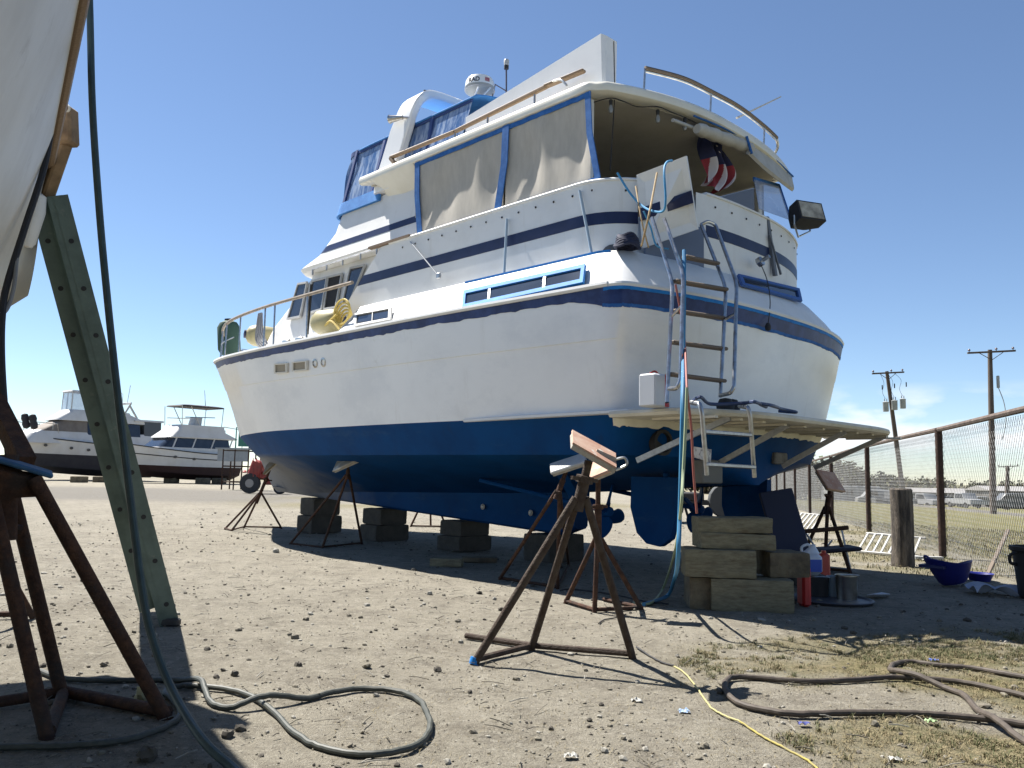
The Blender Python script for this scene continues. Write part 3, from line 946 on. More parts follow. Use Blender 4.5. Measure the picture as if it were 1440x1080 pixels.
# snaps / screw heads under the curtains
mb = MB()
for u in np.linspace(.6, 3.6, 13):
    mb = MB(); mb.lathe([(0, 0), (.012, 0), (.009, .006), (0, .007)], (u, 1.862, 3.77), 8, axis=(0, 1, 0)); yp('snap_fastener', mb, BLACKM, coam)
for i, p in enumerate(CO_HI):
    if p.x < .45 and i % 2 == 0 and not (.85 < p.y < 1.5): mb = MB(); mb.lathe([(0, 0), (.012, 0), (.009, .006), (0, .007)], p + Vector((-.002, 0, -.1)), 8, axis=(-1, p.y*.3, 0)); yp('snap_fastener', mb, BLACKM, coam)
# blue-grey panel coloured as the shade in the gate opening + open gate
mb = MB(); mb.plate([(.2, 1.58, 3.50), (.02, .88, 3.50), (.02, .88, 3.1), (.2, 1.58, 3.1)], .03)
yp('gate_shade_panel', mb, mat('shade_blue_grey', (.10,.13,.20), .5), coam)
gate = MB()
gq = [Vector((.22, 1.67, 3.88)), onw(965, 219, 3.92), onw(981, 322, 3.33), Vector((.17, 1.64, 3.17))]
gate.plate(gq, -.04)
go = yp('transom_gate', gate, GELM, label='white transom gate panel swung open with a navy stripe')
yp('gate_stripe', MB().plate(offset(sub_quad(gq, .0, 1, .47, .64), (-.004, .006, 0)), .01), NAVY, go)
# solid disc, its grey painted as the shade in a hawse hole, at the coaming foot
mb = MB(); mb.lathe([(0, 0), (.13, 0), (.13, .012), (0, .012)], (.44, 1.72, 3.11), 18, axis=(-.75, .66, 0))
yp('hawse_shade_disc', mb, mat('shade_grey', (.08,.085,.095), .6), coam)
# tubes up the coaming side (drain/antenna tubes)
for (x0, y0, x1, y1) in ((713, 308, 709, 386), (815, 268, 832, 356)):
    a = onv(x0, y0, 1.88); b = onv(x1, y1, 1.93)
    yp('support_tube', MB().tube([a, b], .014, 8), mat('tape_tube', (.30,.38,.45), .5), coam)
a = onv(577, 340, 1.87); b = onv(617, 388, 1.95)
mb = MB().tube([a, b], .008, 6); mb.box(b, (.06, .04, .07), bev=.01)
yp('boarding_hook', mb, ALU, coam)
# teak end piece at (530,345)
mb = MB().beam((4.3, 1.86, 3.885), (3.45, 1.86, 3.885), .06, .03); yp('teak_trim', mb, TEAK, coam)

# stern window masked in blue + fittings on starboard side of the transom
def tru(v, w):   # transom outer face u at (v,w) above the sheer
    lo, mid, hi = 0.02-.33*(1-(abs(v)/2.2)**2.5), .12-.32*(1-(abs(v)/2.08)**2.5), .26-.30*(1-(abs(v)/1.97)**2.5)
    return float(np.interp(w, [2.745, 2.92, 3.11], [lo, mid, hi]))
def trq(x, y):
    u = -.25
    for _ in range(12):
        q = onu(x, y, u); u = .5*u + .5*(tru(q[1], q[2]) - .012)
    return onu(x, y, u)
sq = [trq(1034, 389), trq(1120, 409), trq(1124, 427), trq(1040, 404)]
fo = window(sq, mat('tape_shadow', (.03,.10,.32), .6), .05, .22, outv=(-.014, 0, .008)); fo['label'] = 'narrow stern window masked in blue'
mb = MB(); a = onu(1078, 305, -.02); b = onu(1090, 388, -.06)
mb.beam(a, b, .035, .05); b2 = onu(1098, 386, -.06); mb.beam(onu(1082, 330, -.06), b2, .02, .02)
yp('folded_davit', mb, mat('dark_bracket', (.10,.11,.13), .5), coam)
mb = MB(); c = onu(1066, 370, -.12); mb.lathe([(0, 0), (.05, 0), (.05, .05), (.02, .06), (.02, .14), (0, .14)], c, 12, axis=(-1, 0, .4))
yp('stern_light', mb, STEEL, coam)
mb = MB(); mb.tube(catmull([onu(1070, 372, -.2), onu(1079, 395, -.28), onu(1083, 425, -.34), onu(1080, 457, -.40)]), .005, 5); c = onu(1080, 460, -.41)
mb.lathe([(0, -.04), (.025, -.03), (.03, .01), (.015, .04), (0, .045)], c, 10)
yp('hanging_plug', mb, BLACKM, coam)

# floodlight
fl = onw(1128, 308, 4.02)
mb = MB()
rot = Matrix.Rotation(R(-25), 3, 'Z') @ Matrix.Rotation(R(18), 3, 'Y')
mb.loft([[fl + rot @ Vector((x, y*k, z*k)) for y, z in ((-.17,-.12),(.17,-.12),(.17,.12),(-.17,.12))] for x, k in ((-.17, 1), (-.03, 1), (.09, .62), (.12, .5))])
flo = yp('floodlight', mb, BLACKM, coam)
mb = MB(); mb.plate([fl + rot @ Vector((-.176, y, z)) for y, z in ((-.15,-.1),(-.15,.1),(.15,.1),(.15,-.1))], .01); yp('lens', mb, mat('lamp_glass', (.25,.22,.17), .1, c2=(.5,.45,.35), scale=6), flo)
mb = MB(); mb.tube([fl + Vector((0, .19, 0)), fl + Vector((0, .19, -.1)), fl + Vector((0.05, .0, -.2)), fl + Vector((0, -.19, -.1)), fl + Vector((0, -.19, 0))], .012, 6); yp('bracket', mb, STEEL, flo)

# ------------- hardtop
def ht_ring(w, ins):
    b = 1.80 - ins
    front = [(4.72-ins, b), (4.66-ins*.5, b-.12), (4.3, 1.35), (4.3, -1.35), (4.66-ins*.5, -b+.12), (4.72-ins, -b)]
    side = [(u, b) for u in np.linspace(4.6, 1.0, 24)]
    us = .66 + ins; rc = .18
    tr = []
    for j in range(23):
        v = (b-.14)*(1-2*j/22); tr.append((us - .46*(1-(abs(v)/b)**2.2), v))
    cor = [(1.0-.2, b), (us+.06, b-.02), (us+.015, b-.07)]
    path = [(4.72-ins, b)] + side + cor + tr + [(a, -c) for a, c in reversed(cor)] + [(a, -c) for a, c in reversed(side)] + [(4.72-ins, -b), (4.3, -1.35), (4.3, 1.35)]
    path = [(a - .22*(c/b)**2 if (a < 1.05 and c < 0) else a, c) for a, c in path]
    return [Vector((a, c, w)) for a, c in path]
mb = MB(); mb.loft([ht_ring(4.83, .10), ht_ring(4.83, .035), ht_ring(4.85, .008), ht_ring(4.905, .0), ht_ring(4.94, .015), ht_ring(4.965, .06), ht_ring(4.985, .3)])
for sg in (1, -1): mb.loft([[(u_, 1.79*sg, 4.85), (u_, 1.785*sg, 4.832), (u_, 1.60*sg, 4.80 - .16*k_), (u_, 1.52*sg, 4.72 - .2*k_), (u_, 1.5*sg, 4.86)] for u_, k_ in ((3.55, 1), (4.0, 1), (4.35, .7), (4.45, .2))])
hardtop = yp('hardtop', mb, mat('hardtop_gelcoat', (.74,.72,.64), .4, c2=(.66,.63,.54), scale=1.5, c3=(.45,.4,.3), s3=6, lo3=.66, hi3=.85), angle=40)
# headliner
mb = MB(); mb.loft([[p for p in ht_ring(4.826, .12)], [p for p in ht_ring(4.818, .12)]]); yp('headliner', mb, mat('tan_liner', (.46,.43,.37), .8, c2=(.40,.37,.31), scale=3), hardtop)
# posts and aft deck inside
mb = MB(); mb.box((.82, 1.66, 4.34), (.07, .09, .97), bev=.012); mb.box((.82, -1.66, 4.34), (.07, .09, .97), bev=.012)
yp('corner_post', mb, GELM, hardtop)
mb = MB(); mb.box((3.62, 0, 4.2), (.06, 3.3, 1.25)); yp('aft_bulkhead', mb, mat('tan_bulkhead', (.44,.40,.33), .7, c2=(.36,.32,.25), scale=2), coam)
mb = MB(); mb.box((2.1, 0, 3.12), (3.3, 3.5, .02)); yp('deck_sole', mb, TEAKG, coam)

# ------------- mesh curtains, port
def curtain(u0, u1, w0, w1, v, seed, sag=.014, mats=MESHC):
    def fn(s, t):
        u = u0+(u1-u0)*s; ww = w0+(w1-w0)*t
        env = math.sin(math.pi*min(max(t, .02), .98))**.6 * min(1, 8*s, 8*(1-s))
        wv = sag*env*(math.sin(s*9+seed+1.3*math.sin(3*t+seed)) + .55*math.sin(s*23+seed*2.3+t*1.5) + .5*noise.noise((s*5, t*2, seed))*2)
        wv += -.028*env*math.sin(math.pi*t)
        return (u, v+wv, ww)
    return MB().grid(fn, 60, 26)
cur = thing_dummy = None
c1 = yp('mesh_curtain', curtain(3.46, 1.93, 3.90, 4.83, 1.772, 1.0), MESHC)
c2 = yp('mesh_curtain', curtain(1.90, .70, 3.90, 4.83, 1.772, 4.0), MESHC)
def strip(pts, wd, up, out=.004, th=.006):
    pts = [Vector(p) for p in pts]; up = Vector(up)*wd/2; o = Vector((0, out, 0)); t = Vector((0, th, 0))
    return MB().loft([[p-up+o-t, p+up+o-t, p+up+o+t, p-up+o+t] for p in pts])
def jag(a, b, k=16, amp=.008, seed=0): return [Vector(a).lerp(Vector(b), i/k) + Vector((0, 0, amp*noise.noise((i*.9+seed, seed, 0)))) for i in range(k+1)]
yp('binding', strip(jag((3.5, 1.775, 3.895), (1.9, 1.785, 3.895)), .05, (0,0,1)), BIND, c1)
yp('binding', strip(jag((3.46, 1.775, 4.80), (1.9, 1.778, 4.80), seed=3), .05, (0,0,1)), BIND, c1)
yp('binding', strip([(3.47, 1.775, 4.83), (3.44, 1.785, 4.4), (3.36, 1.785, 3.9)], .09, (1,0,0), .006), BIND, c1)
yp('binding', strip([(1.9, 1.778, 4.83), (1.90, 1.79, 4.4), (1.99, 1.79, 3.9)], .1, (1,0,0), .008), BIND, c1)
yp('binding', strip(jag((1.9, 1.78, 3.895), (.56, 1.79, 3.895), seed=5), .05, (0,0,1)), BIND, c2)
yp('binding', strip(jag((1.86, 1.775, 4.80), (.74, 1.775, 4.80), seed=8), .05, (0,0,1)), BIND, c2)
yp('binding', strip([(.74, 1.772, 4.83), (.70, 1.785, 4.4), (.58, 1.795, 3.9)], .07, (1,0,0), .008), BIND, c2)
# slack clear piece between the two panels
# starboard curtain and aft quarter panel
yp('mesh_curtain', curtain(3.46, .8, 3.88, 4.83, -1.772, 2.0), mix_alpha_mat('sunny_mesh', (.42,.39,.34), .88, .85))
a = onu(1062, 254, .25); 
mb = MB(); q4 = [onu(1060, 252, .30), onu(1096, 262, .42), onu(1112, 310, .12), onu(1067, 294, .05)]
mb.plate(q4, .006); cp = yp('clear_panel', mb, CLEAR)
mb = MB(); mb.beam(q4[0], q4[1], .02, .05); mb.beam(q4[1], q4[2], .02, .03); yp('binding', mb, BIND, cp)
# rolled curtains under the aft edge
mb = MB(); mb.tube([onu(946, 169, .34), onu(997, 188, .30)], .02, 10); yp('roll_pole', mb, WHITEP, hardtop)
mb = MB(); mb.tube(catmull([onu(980, 181, .26), onu(1005, 190, .25), onu(1035, 201, .25), onu(1056, 211, .27)], 5), [.05]+[.068+.007*math.sin(i*2.1) for i in range(14)]+[.055], 12)
ROLL_M = mat('canvas_roll', (.46,.44,.40), .8, c2=(.38,.36,.32), scale=6)
ro = yp('rolled_curtain', mb, ROLL_M, hardtop)
mb = MB(); 
A = [onu(1052, 200, .25), onu(1070, 211, .27), onu(1092, 228, .32), onu(1114, 249, .44)]
Bq = [onu(1051, 216, .20), onu(1072, 236, .20), onu(1092, 252, .26), onu(1113, 268, .42)]
Ac = catmull(A, 6); Bc = catmull(Bq, 6)
rgs = []
for a, b in zip(Ac, Bc):
    ln = [a + Vector((.03, 0, .03)), a, a.lerp(b, .35) + Vector((-.012, 0, 0)), a.lerp(b, .7) + Vector((-.03, 0, 0)), b + Vector((-.035, 0, .01)), b + Vector((-.01, 0, -.015)), b + Vector((.02, 0, .01)), a.lerp(b, .6) + Vector((.0, 0, 0)), a + Vector((.04, 0, .0))]
    rgs.append(ln)
mb.loft(rgs); yp('rolled_curtain', mb, ROLL_M, hardtop)
mb = MB(); mb.tube(catmull([onu(976, 163, .25), onu(1015, 179, .23), onu(1052, 198, .24)] + [a + Vector((-.012, 0, .004)) for a in A[1:]], 5), .011, 6); mb.tube([onu(1050, 192, .2), onu(1057, 216, .16)], .016, 6); yp('binding', mb, BIND, hardtop)

# ------------- house and flybridge
def loop(w, b, uf, ua, rc, n=8):
    pts = [(ua, b)]
    cor = [(uf-rc+rc*math.sin(R(90*k/n)), b-rc+rc*math.cos(R(90*k/n))) for k in range(n+1)]
    pts += cor + [(a, -c) for a, c in reversed(cor)] + [(ua, -b)]
    return [Vector((a, c, w)) for a, c in pts]
mb = MB()
mb.loft([loop(2.70, 1.66, 7.75, 3.6, .22), loop(3.22, 1.62, 7.30, 3.6, .2), loop(3.80, 1.54, 6.48, 3.6, .18), loop(3.97, 1.52, 6.25, 3.6, .18)])
house = yp('house', mb, GELM, angle=30)
mb = MB()
mb.loft([loop(3.925, 1.52, 6.35, 3.55, .35), loop(3.93, 1.66, 6.55, 3.55, .4), loop(3.985, 1.69, 6.60, 3.55, .4), loop(4.12, 1.66, 6.16, 3.55, .4), loop(4.40, 1.61, 5.82, 3.55, .4), loop(4.70, 1.57, 5.64, 3.55, .3), loop(4.72, 1.50, 5.55, 3.55, .3)])
fly = yp('flybridge', mb, GELM, angle=30)
flo_lo = [p for p in loop(4.12, 1.66, 6.16, 3.55, .4)]; flo_hi = [p for p in loop(4.40, 1.61, 5.82, 3.55, .4)]
rr = []
for i, (p, q) in enumerate(zip(flo_lo, flo_hi)):
    A = p.lerp(q, .06); B = p.lerp(q, .38); c = Vector((4.5, 0, 0)); o = (A - c); o.z = 0; o = Vector((0, 1 if p.y > 0 else -1, 0)) if abs(p.y) > 1.5 else o.normalized()
    rr.append([A + o*.004, B + o*.004, B - o*.01, A - o*.01])
mb = MB(); mb.loft(rr); yp('navy_stripe', mb, NAVY, fly)
# trunk cabin forward
mb = MB(); mb.loft([loop(2.70, 1.42, 9.6, 6.6, .9), loop(2.95, 1.40, 9.2, 6.6, .85), loop(3.10, 1.36, 8.2, 6.6, .8), loop(3.22, 1.3, 7.4, 6.6, .7)]); yp('trunk_cabin', mb, GELM, angle=40)
# house windows on the leaning side wall
def hv(w): return float(np.interp(w, [2.70, 3.22, 3.80, 3.97], [1.66, 1.62, 1.54, 1.52]))
def hq(x, y, k=.006):
    v = 1.6
    for _ in range(6): q = onv(x, y, v); v = hv(q[2]) + k
    return q
def hwin(px, glass=GLASS, fr=.05):
    return window([hq(*p) for p in px], WHITEP, fr, .05, outv=(0, .012, 0), parent=house, glass=glass)
hwin([(421.5,399),(435,396.5),(424.7,446.8),(406,450.5)])
hwin([(441.5,395),(463,389.8),(455,436.5),(433,443)])
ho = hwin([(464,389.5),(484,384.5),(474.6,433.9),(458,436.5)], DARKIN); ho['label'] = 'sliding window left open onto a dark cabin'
hwin([(495,376.8),(516.7,372.3),(492.7,428.7),(484,429.5)])
# windscreen panes on the raked front
for k in (-1, 0, 1):
    mb = MB(); mb.plate([(7.215, -1.0+.95*k+.55, 3.29), (7.215, 1.0+.95*k-.55, 3.29), (6.555, .9+.88*k-.5, 3.755), (6.555, -.9+.88*k+.5, 3.755)], -.02)
    yp('windscreen_pane', mb, GLASS, house)
# brow handrail
mb = MB(); a = onv(440, 379, 1.72); b = onv(548, 343, 1.72)
mb.tube([a + Vector((0, 0, -.08)), a, b, b + Vector((-.03, 0, -.06))], .013, 8)
for s in (.2, .42, .65, .85): p = a.lerp(b, s); mb.tube([p, p + Vector((0, 0, -.08))], .01, 6)
yp('brow_handrail', mb, STEEL, fly)

# enclosure of the flybridge
def eloop(w, b, uf, ua, rc): return loop(w, b, uf, ua, rc, 8)
lo_ = dense(eloop(4.76, 1.58, 5.66, 2.95, .3), 4); hi_ = dense(eloop(5.58, 1.44, 5.66, 2.85, .3), 4)
def enc(s, t):
    x = s*(len(lo_)-1); i = min(int(x), len(lo_)-2); f = x-i
    p = lo_[i].lerp(lo_[i+1], f).lerp(hi_[i].lerp(hi_[i+1], f), t)
    o = Vector((.3 if p.x > 5.2 else 0, 1 if p.y > 0 else -1, 0))
    return p + o*.02*math.sin(math.pi*t)*(math.sin(s*70)+.6*math.sin(s*151+2*t)+.5*math.sin(5*t+s*20))
mb = MB(); mb.grid(enc, 120, 10)
ve = yp('vinyl_enclosure', mb, VINYL, fly)
lo2 = eloop(4.63, 1.60, 5.72, 4.5, .3)
rgs = []
for p, q in zip(dense(lo2, 4), dense(eloop(4.80, 1.59, 5.68, 4.5, .3), 4)):
    o = Vector((0, .015 if p.y > 0 else -.015, 0)) if abs(p.y) > 1.3 else Vector((.015, 0, 0))
    rgs.append([p + o*2, q + o, q - o, p - o])
mb = MB(); mb.loft(rgs); yp('valance', mb, CANVAS, ve)
mb = MB()
for sg in (1, -1):
    for uu, ub in ((5.3, 5.42), (4.62, 4.75), (3.6, 3.6)): mb.beam((uu, 1.455*sg, 5.58), (ub, 1.60*sg, 4.66), .03, .05, up=(1, 0, 0))
mb.loft([[p + Vector((0, 0, -.04)), p + Vector((0, .02 if p.y > 0 else -.02, -.04)), p + Vector((0, .02 if p.y > 0 else -.02, .02)), p + Vector((0, 0, .02))] for p in dense(eloop(5.56, 1.445, 5.67, 2.85, .3), 3)])
yp('enclosure_zip', mb, mat('dark_blue_zip', (.02,.05,.18), .7), ve)
def bim(s, t):
    x = s; u = 2.75 + 2.95*x; v = 1.48*(2*t-1)
    e = min(1, 6*min(x, 1-x)+.0); 
    return (u, v*(1-.12*(max(0, x-.8)/.2)**2), 5.57 + .12*(1-(2*t-1)**4)*(1-.6*max(0, (x-.75)/.25)**2) + .0*e)
mb = MB(); mb.grid(bim, 24, 20); bo = yp('bimini_top', mb, CANVAS, fly); ms = bo.modifiers.new('sol', 'SOLIDIFY'); ms.thickness = .02
# helm console and seats inside (dark shapes behind the vinyl)
mb = MB(); mb.box((4.8, 0, 4.95), (.5, 1.8, .5), bev=.06); mb.box((3.9, .5, 4.95), (.5, .5, .6), bev=.08); mb.box((3.9, -.5, 4.95), (.5, .5, .6), bev=.08)
yp('helm_seat', mb, mat('navy_vinyl', (.03,.04,.10), .5), fly)
# arch
mb = MB()
def arch_prof(v):
    pass
path = [(1.60, 4.72), (1.56, 5.2), (1.52, 5.72), (1.42, 5.92), (1.22, 6.0), (.6, 6.03), (0, 6.04)]
path = path + [(-a, b) for a, b in reversed(path[:-1])]
pc = catmull([Vector((0, a, b)) for a, b in path], 5)
rg = []
for i, p in enumerate(pc):
    t = (pc[min(i+1, len(pc)-1)] - pc[max(i-1, 0)]).normalized(); nn = Vector((0, -t.z, t.y))
    uc = 4.38 - .38*min(1, max(0, (p.z-4.9)/1.0)); hw = .21 if p.z < 5.6 else .19; th = .055
    rg.append([Vector((uc+hw, p.y, p.z)) + nn*th*.6, Vector((uc+hw*.9, p.y, p.z)) + nn*th, Vector((uc-hw*.9, p.y, p.z)) + nn*th, Vector((uc-hw, p.y, p.z)) + nn*th*.6,
               Vector((uc-hw, p.y, p.z)) - nn*th*.6, Vector((uc-hw*.9, p.y, p.z)) - nn*th, Vector((uc+hw*.9, p.y, p.z)) - nn*th, Vector((uc+hw, p.y, p.z)) - nn*th*.6])
mb.loft(rg); arch = yp('radar_arch', mb, GEL, angle=30)
rc = Vector((3.92, .40, 6.40))
mb = MB(); mb.lathe([(0, -.12), (.06, -.12), (.11, -.10), (.16, -.07), (.205, -.02), (.212, .01), (.207, .03), (.198, .10), (.175, .14), (.1, .155), (0, .158)], rc, 32, mi=lambda i, j: 1 if i < 5 else 0)
rd = yp('radar_dome', mb, [mat('radome', (.74,.74,.72), .35), mat('radome_base', (.30,.31,.30), .5)], arch)
mb = MB(); mb.lathe([(.203, 0), (.211, 0), (.214, .012), (.205, .012)], rc + Vector((0, 0, -.03)), 32); yp('dome_seam', mb, mat('seam_grey', (.3,.3,.3), .6), rd)
mb = MB(); mb.tube([rc + Vector((0, 0, -.13)), rc + Vector((0, 0, -.36))], [.06, .09], 10); mb.beam(rc + Vector((.15, .1, -.34)), rc + Vector((-.2, .2, -.1)), .02, .02); mb.tube([rc + Vector((-.22, 0, -.05)), rc + Vector((-.12, .25, -.4))], .012, 6); yp('dome_mount', mb, GELM, rd)
mb = MB(); a = onu(712, 128, 3.85); b = onu(712, 97, 3.85); mb.tube([a + Vector((0, 0, -.5)), a, b], .012, 8); mb.tube([a, a + Vector((0, .22, .02)), rc + Vector((-.1, -.1, -.3))], .01, 6)
an = yp('anchor_light', mb, mat('dark_pole', (.08,.07,.09), .5), arch)
mb = MB(); mb.lathe([(0, 0), (.035, 0), (.035, .05), (.0, .05)], b, 12); yp('lamp_base', mb, BLACKM, an)
mb = MB(); mb.lathe([(.0, .05), (.035, .05), (.04, .12), (.03, .14), (0, .145)], b, 12); yp('lamp_lens', mb, WHITEP, an)
mb = MB(); c = onv(566, 165, 1.62); mb.tube([c + Vector((-.1, -.05, -.02)), c], .015, 6); mb.lathe([(.03, 0), (.05, .18), (.06, .2), (0, .2)], c, 12, axis=(.9, .3, .05)); yp('horn', mb, STEEL, arch)
mb = MB(); c = onv(596, 133, 1.3); mb.tube([c + Vector((0, 0, -.08)), c + Vector((-.03, 0, .05))], [.012, .025], 6); yp('nav_light', mb, BLACKM, arch)

# maker's mark and badge on the radome, wrapped round its side
def wrap_text(txt, size, cen_ang, zc, rad):
    cu = bpy.data.curves.new('mark', 'FONT'); cu.body = txt; cu.size = size; cu.align_x = 'CENTER'; cu.offset = .003
    ob = bpy.data.objects.new('mark', cu); me = ob.to_mesh()
    vs = [v.co.copy() for v in me.vertices]; fs = [list(p.vertices) for p in me.polygons]
    ob.to_mesh_clear(); bpy.data.objects.remove(ob); bpy.data.curves.remove(cu)
    mb = MB(); mb.add([rc + Vector((rad*math.cos(cen_ang + v.x/rad), rad*math.sin(cen_ang + v.x/rad), zc + v.y)) for v in vs], fs)
    return mb
cl_ = loc(CAM); ang = math.atan2(cl_.y-rc.y, cl_.x-rc.x)
yp('maker_mark', wrap_text('RAD', .085, ang - .42, .025, .2105), mat('mark_dark', (.03,.035,.05), .5), rd, angle=0)
mb = MB(); mb.grid(lambda s_, t_: rc + Vector((.2095*math.cos(ang + .34 + .34*s_), .2095*math.sin(ang + .34 + .34*s_), .035 + .055*t_)), 8, 2)
yp('badge', mb, mat('badge_red', (.30,.05,.06), .5, c2=(.35,.2,.22), scale=40), rd, angle=0)

# ------------- hardtop rails
mb = MB(); ra = [onv(549, 222, 1.68), onv(640, 185, 1.68), onv(770, 121, 1.68)]
tk = [Vector(p) for p in ra]
m_ = MB()
for a, b in zip(tk[:-1], tk[1:]): m_.beam(a, b, .05, .045, bev=.012)
m_.beam(onv(766, 122, 1.68), onv(822, 99, 1.60), .07, .035, bev=.01); m_.beam(tk[0], tk[0] + Vector((-.12, 0, -.12)), .05, .05, bev=.01)
hr = yp('hardtop_rail', m_, TEAK, hardtop)
m_ = MB()
for px, py in ((579, 212), (640, 187), (686, 165), (752, 132)):
    m_ = MB(); p = onv(px, py, 1.68); m_.tube([p, Vector((p.x, p.y, 4.95))], .012, 8); yp('stanchion', m_, STEEL, hr)
m_ = MB()
m_.tube(catmull([onv(775, 116, 1.68), onv(788, 112, 1.7), onv(797, 120, 1.7)], 4), .012, 8)
yp('stanchion', m_, STEEL, hr)
m_ = MB(); m_.beam((4.1, 1.64, 5.0), (2.4, 1.64, 5.0), .05, .05); yp('white_toe', m_, GELM, hr)
mb = MB(); pth = catmull([onw(907, 96, 5.35), onw(960, 110, 5.36), onw(1000, 129, 5.36), onw(1040, 151, 5.36), onw(1075, 178, 5.35), onw(1092, 194, 5.33)], 6)
mb.tube(pth, .026, 8); ar = yp('aft_rail', mb, TEAKG, hardtop)
mb = MB()
for k in (0, len(pth)//2-3, int(len(pth)*.8)):
    p = pth[k]; mb.tube([p, Vector((p.x+.02, p.y, 4.97))], .012, 8)
mb.tube(catmull([pth[-1], pth[-1] + Vector((.02, -.05, -.12)), pth[-1] + Vector((.15, -.02, -.3))], 4), .02, 8)
mb.tube([p + Vector((0, 0, -.035)) for p in pth], .012, 6)
yp('stanchion', mb, STEEL, ar)
mb = MB(); mb.tube([onu(1036, 166, .6), onu(1098, 136, .6)], [.014, .009], 6); yp('whip_antenna', mb, WHITEP, hardtop)
mb = MB(); mb.lathe([(.0, 0), (.16, 0), (.16, .04), (.12, .1), (.05, .13), (0, .135)], (1.45, 1.2, 4.98), 20); yp('roof_vent', mb, GEL, hardtop)
mb = MB(); mb.tube([onv(703, 155, 1.5), onv(700, 172, 1.5)], .01, 6); yp('vent_pole', mb, BLACKM, hardtop)

# ------------- bow rail
def sheer_pt(u, dv=-.08, h=0.0): return Vector((u, T_SHEER[0](u)+dv if T_SHEER[0](u)+dv > .03 else .03, T_SHEER[2](u) + .05 + h))
us_ = [4.15, 5.2, 6.4, 7.6, 8.6, 9.5, 10.4, 11.2, 11.75]
top = [Vector((u, max(.05, T_SHEER[0](u)-.1), 3.36 + .03*max(0, u-7.5))) for u in us_]
pr_ = catmull(top, 5)
mb = MB(); mb.tube(pr_ + [Vector((p.x, -p.y, p.z)) for p in reversed(pr_)], .024, 8); br = yp('bow_rail', mb, mat('grey_teak_rail', (.22,.18,.14), .6, c2=(.3,.25,.2), scale=9), angle=40)
mb = MB()
for sg in (1, -1):
    for u in (5.15, 6.05, 6.35, 7.3, 8.2, 9.0, 9.7, 10.4, 11.1):
        p = sheer_pt(u); tpz = 3.36 + .03*max(0, u-7.5)
        mb.tube([(p.x, p.y*sg, p.z-.02), (p.x+.06, max(.05, T_SHEER[0](u+.06)-.1)*sg, tpz)], .013, 8)
mid = catmull([Vector((u, max(.05, T_SHEER[0](u)-.09), T_SHEER[2](u) + .34)) for u in us_[3:]], 5)
mb.tube(mid + [Vector((p.x, -p.y, p.z)) for p in reversed(mid)], .008, 6)
yp('stanchion', mb, STEEL, br)
mb = MB(); mb.tube([onv(432, 470, 2.0), onv(438, 400, 2.0)], .02, 8); yp('boat_hook_post', mb, BLACKM, br)
mb = MB()
for px, py in ((398, 480), (416, 477)): q = hullv(px, py); mb.box(Vector((q.x, q.y-.05, 2.76)), (.16, .05, .06), bev=.012)
yp('cleat', mb, STEEL)

# ------------- transom ladder
lad = MB()
stL = [onu(938, 566, -.60), onu(946, 398, -.44), onu(917, 306, -.12)]
hrL = [onu(941, 547, -.62), onu(952, 546, -.74), onu(957, 535, -.76), onu(961, 386, -.58), onu(934, 308, -.20)]
stR = [onu(1013, 558, -.64), onu(1021, 405, -.52), onu(986, 316, -.16)]
hrR = [onu(1013, 556, -.66), onu(1027, 553, -.80), onu(1032, 545, -.82), onu(1036, 398, -.66), onu(1006, 316, -.22), onu(995, 311, -.2), onu(986, 316, -.16)]
def bendy(pts):
    out = [pts[0]]
    for i in range(1, len(pts)-1):
        a, b, c = pts[i-1], pts[i], pts[i+1]
        r = min(.1, (a-b).length*.4, (c-b).length*.4)
        p = b + (a-b).normalized()*r; q = b + (c-b).normalized()*r
        for k in range(5): t = k/4; out.append(p*(1-t)**2 + b*2*t*(1-t) + q*t*t)
    return out + [pts[-1]]
for pts in (stL, hrL, stR, hrR): lad.tube(bendy(pts), .017, 8)
lad.tube([stL[1]*.7+stL[0]*.3, hrL[3]*.7+hrL[2]*.3], .012, 6); lad.tube([stR[1]*.7+stR[0]*.3, hrR[3]*.7+hrR[2]*.3], .012, 6)
lo_l = yp('boarding_ladder', lad, STEEL)
for (xa, ya, xb, yb, ua, ub) in ((962,361,1009,371,-.38,-.42),(948,395,1021,407.5,-.44,-.52),(946,437,1021,448,-.46,-.54),(944,481,1020,491,-.51,-.57),(940,526,1018,536,-.56,-.62)):
    mb = MB(); mb.beam(onu(xa, ya, ua), onu(xb, yb, ub), .07, .03, bev=.008); yp('rung', mb, TEAKG, lo_l)

# ------------- swim platform
def plat_ring(w, ins):
    pts = []
    b = 2.1-ins
    for j in range(31):
        v = b*(1-2*j/30); pts.append((-(.93-ins) + .40*(abs(v)/2.1)**5, v if v > 0 else v*.91))
    inner = [(.19-.36*(1-(abs(v)/2.1)**2.5)+.02, v) for v in [-(b-.02)+2*(b-.02)*j/24 for j in range(25)]]
    return [Vector((a, c, w)) for a, c in pts + inner]
mb = MB(); mb.loft([plat_ring(1.565, .05), plat_ring(1.57, .012), plat_ring(1.595, 0), plat_ring(1.618, .008), plat_ring(1.625, .03)])
plat = yp('swim_platform', mb, mat('platform_cream', (.62,.58,.48), .5, c2=(.5,.46,.36), scale=4, c3=(.3,.27,.2), s3=7, lo3=.6, hi3=.8), angle=40)
mb = MB()
for v in np.linspace(-1.9, 1.9, 11): mb.box((-.46, v, 1.553), (.62, .05, .02))
yp('platform_rib', mb, MATS['platform_cream'], plat)
for v in (1.75, .75, -.45, -1.45):
    mb = MB(); mb.beam((-.74, v-.1, 1.56), (.23-.36*(1-(abs(v)/2.1)**2.5), v+.05, 1.20), .03, .05); yp('strut', mb, ALU, plat)
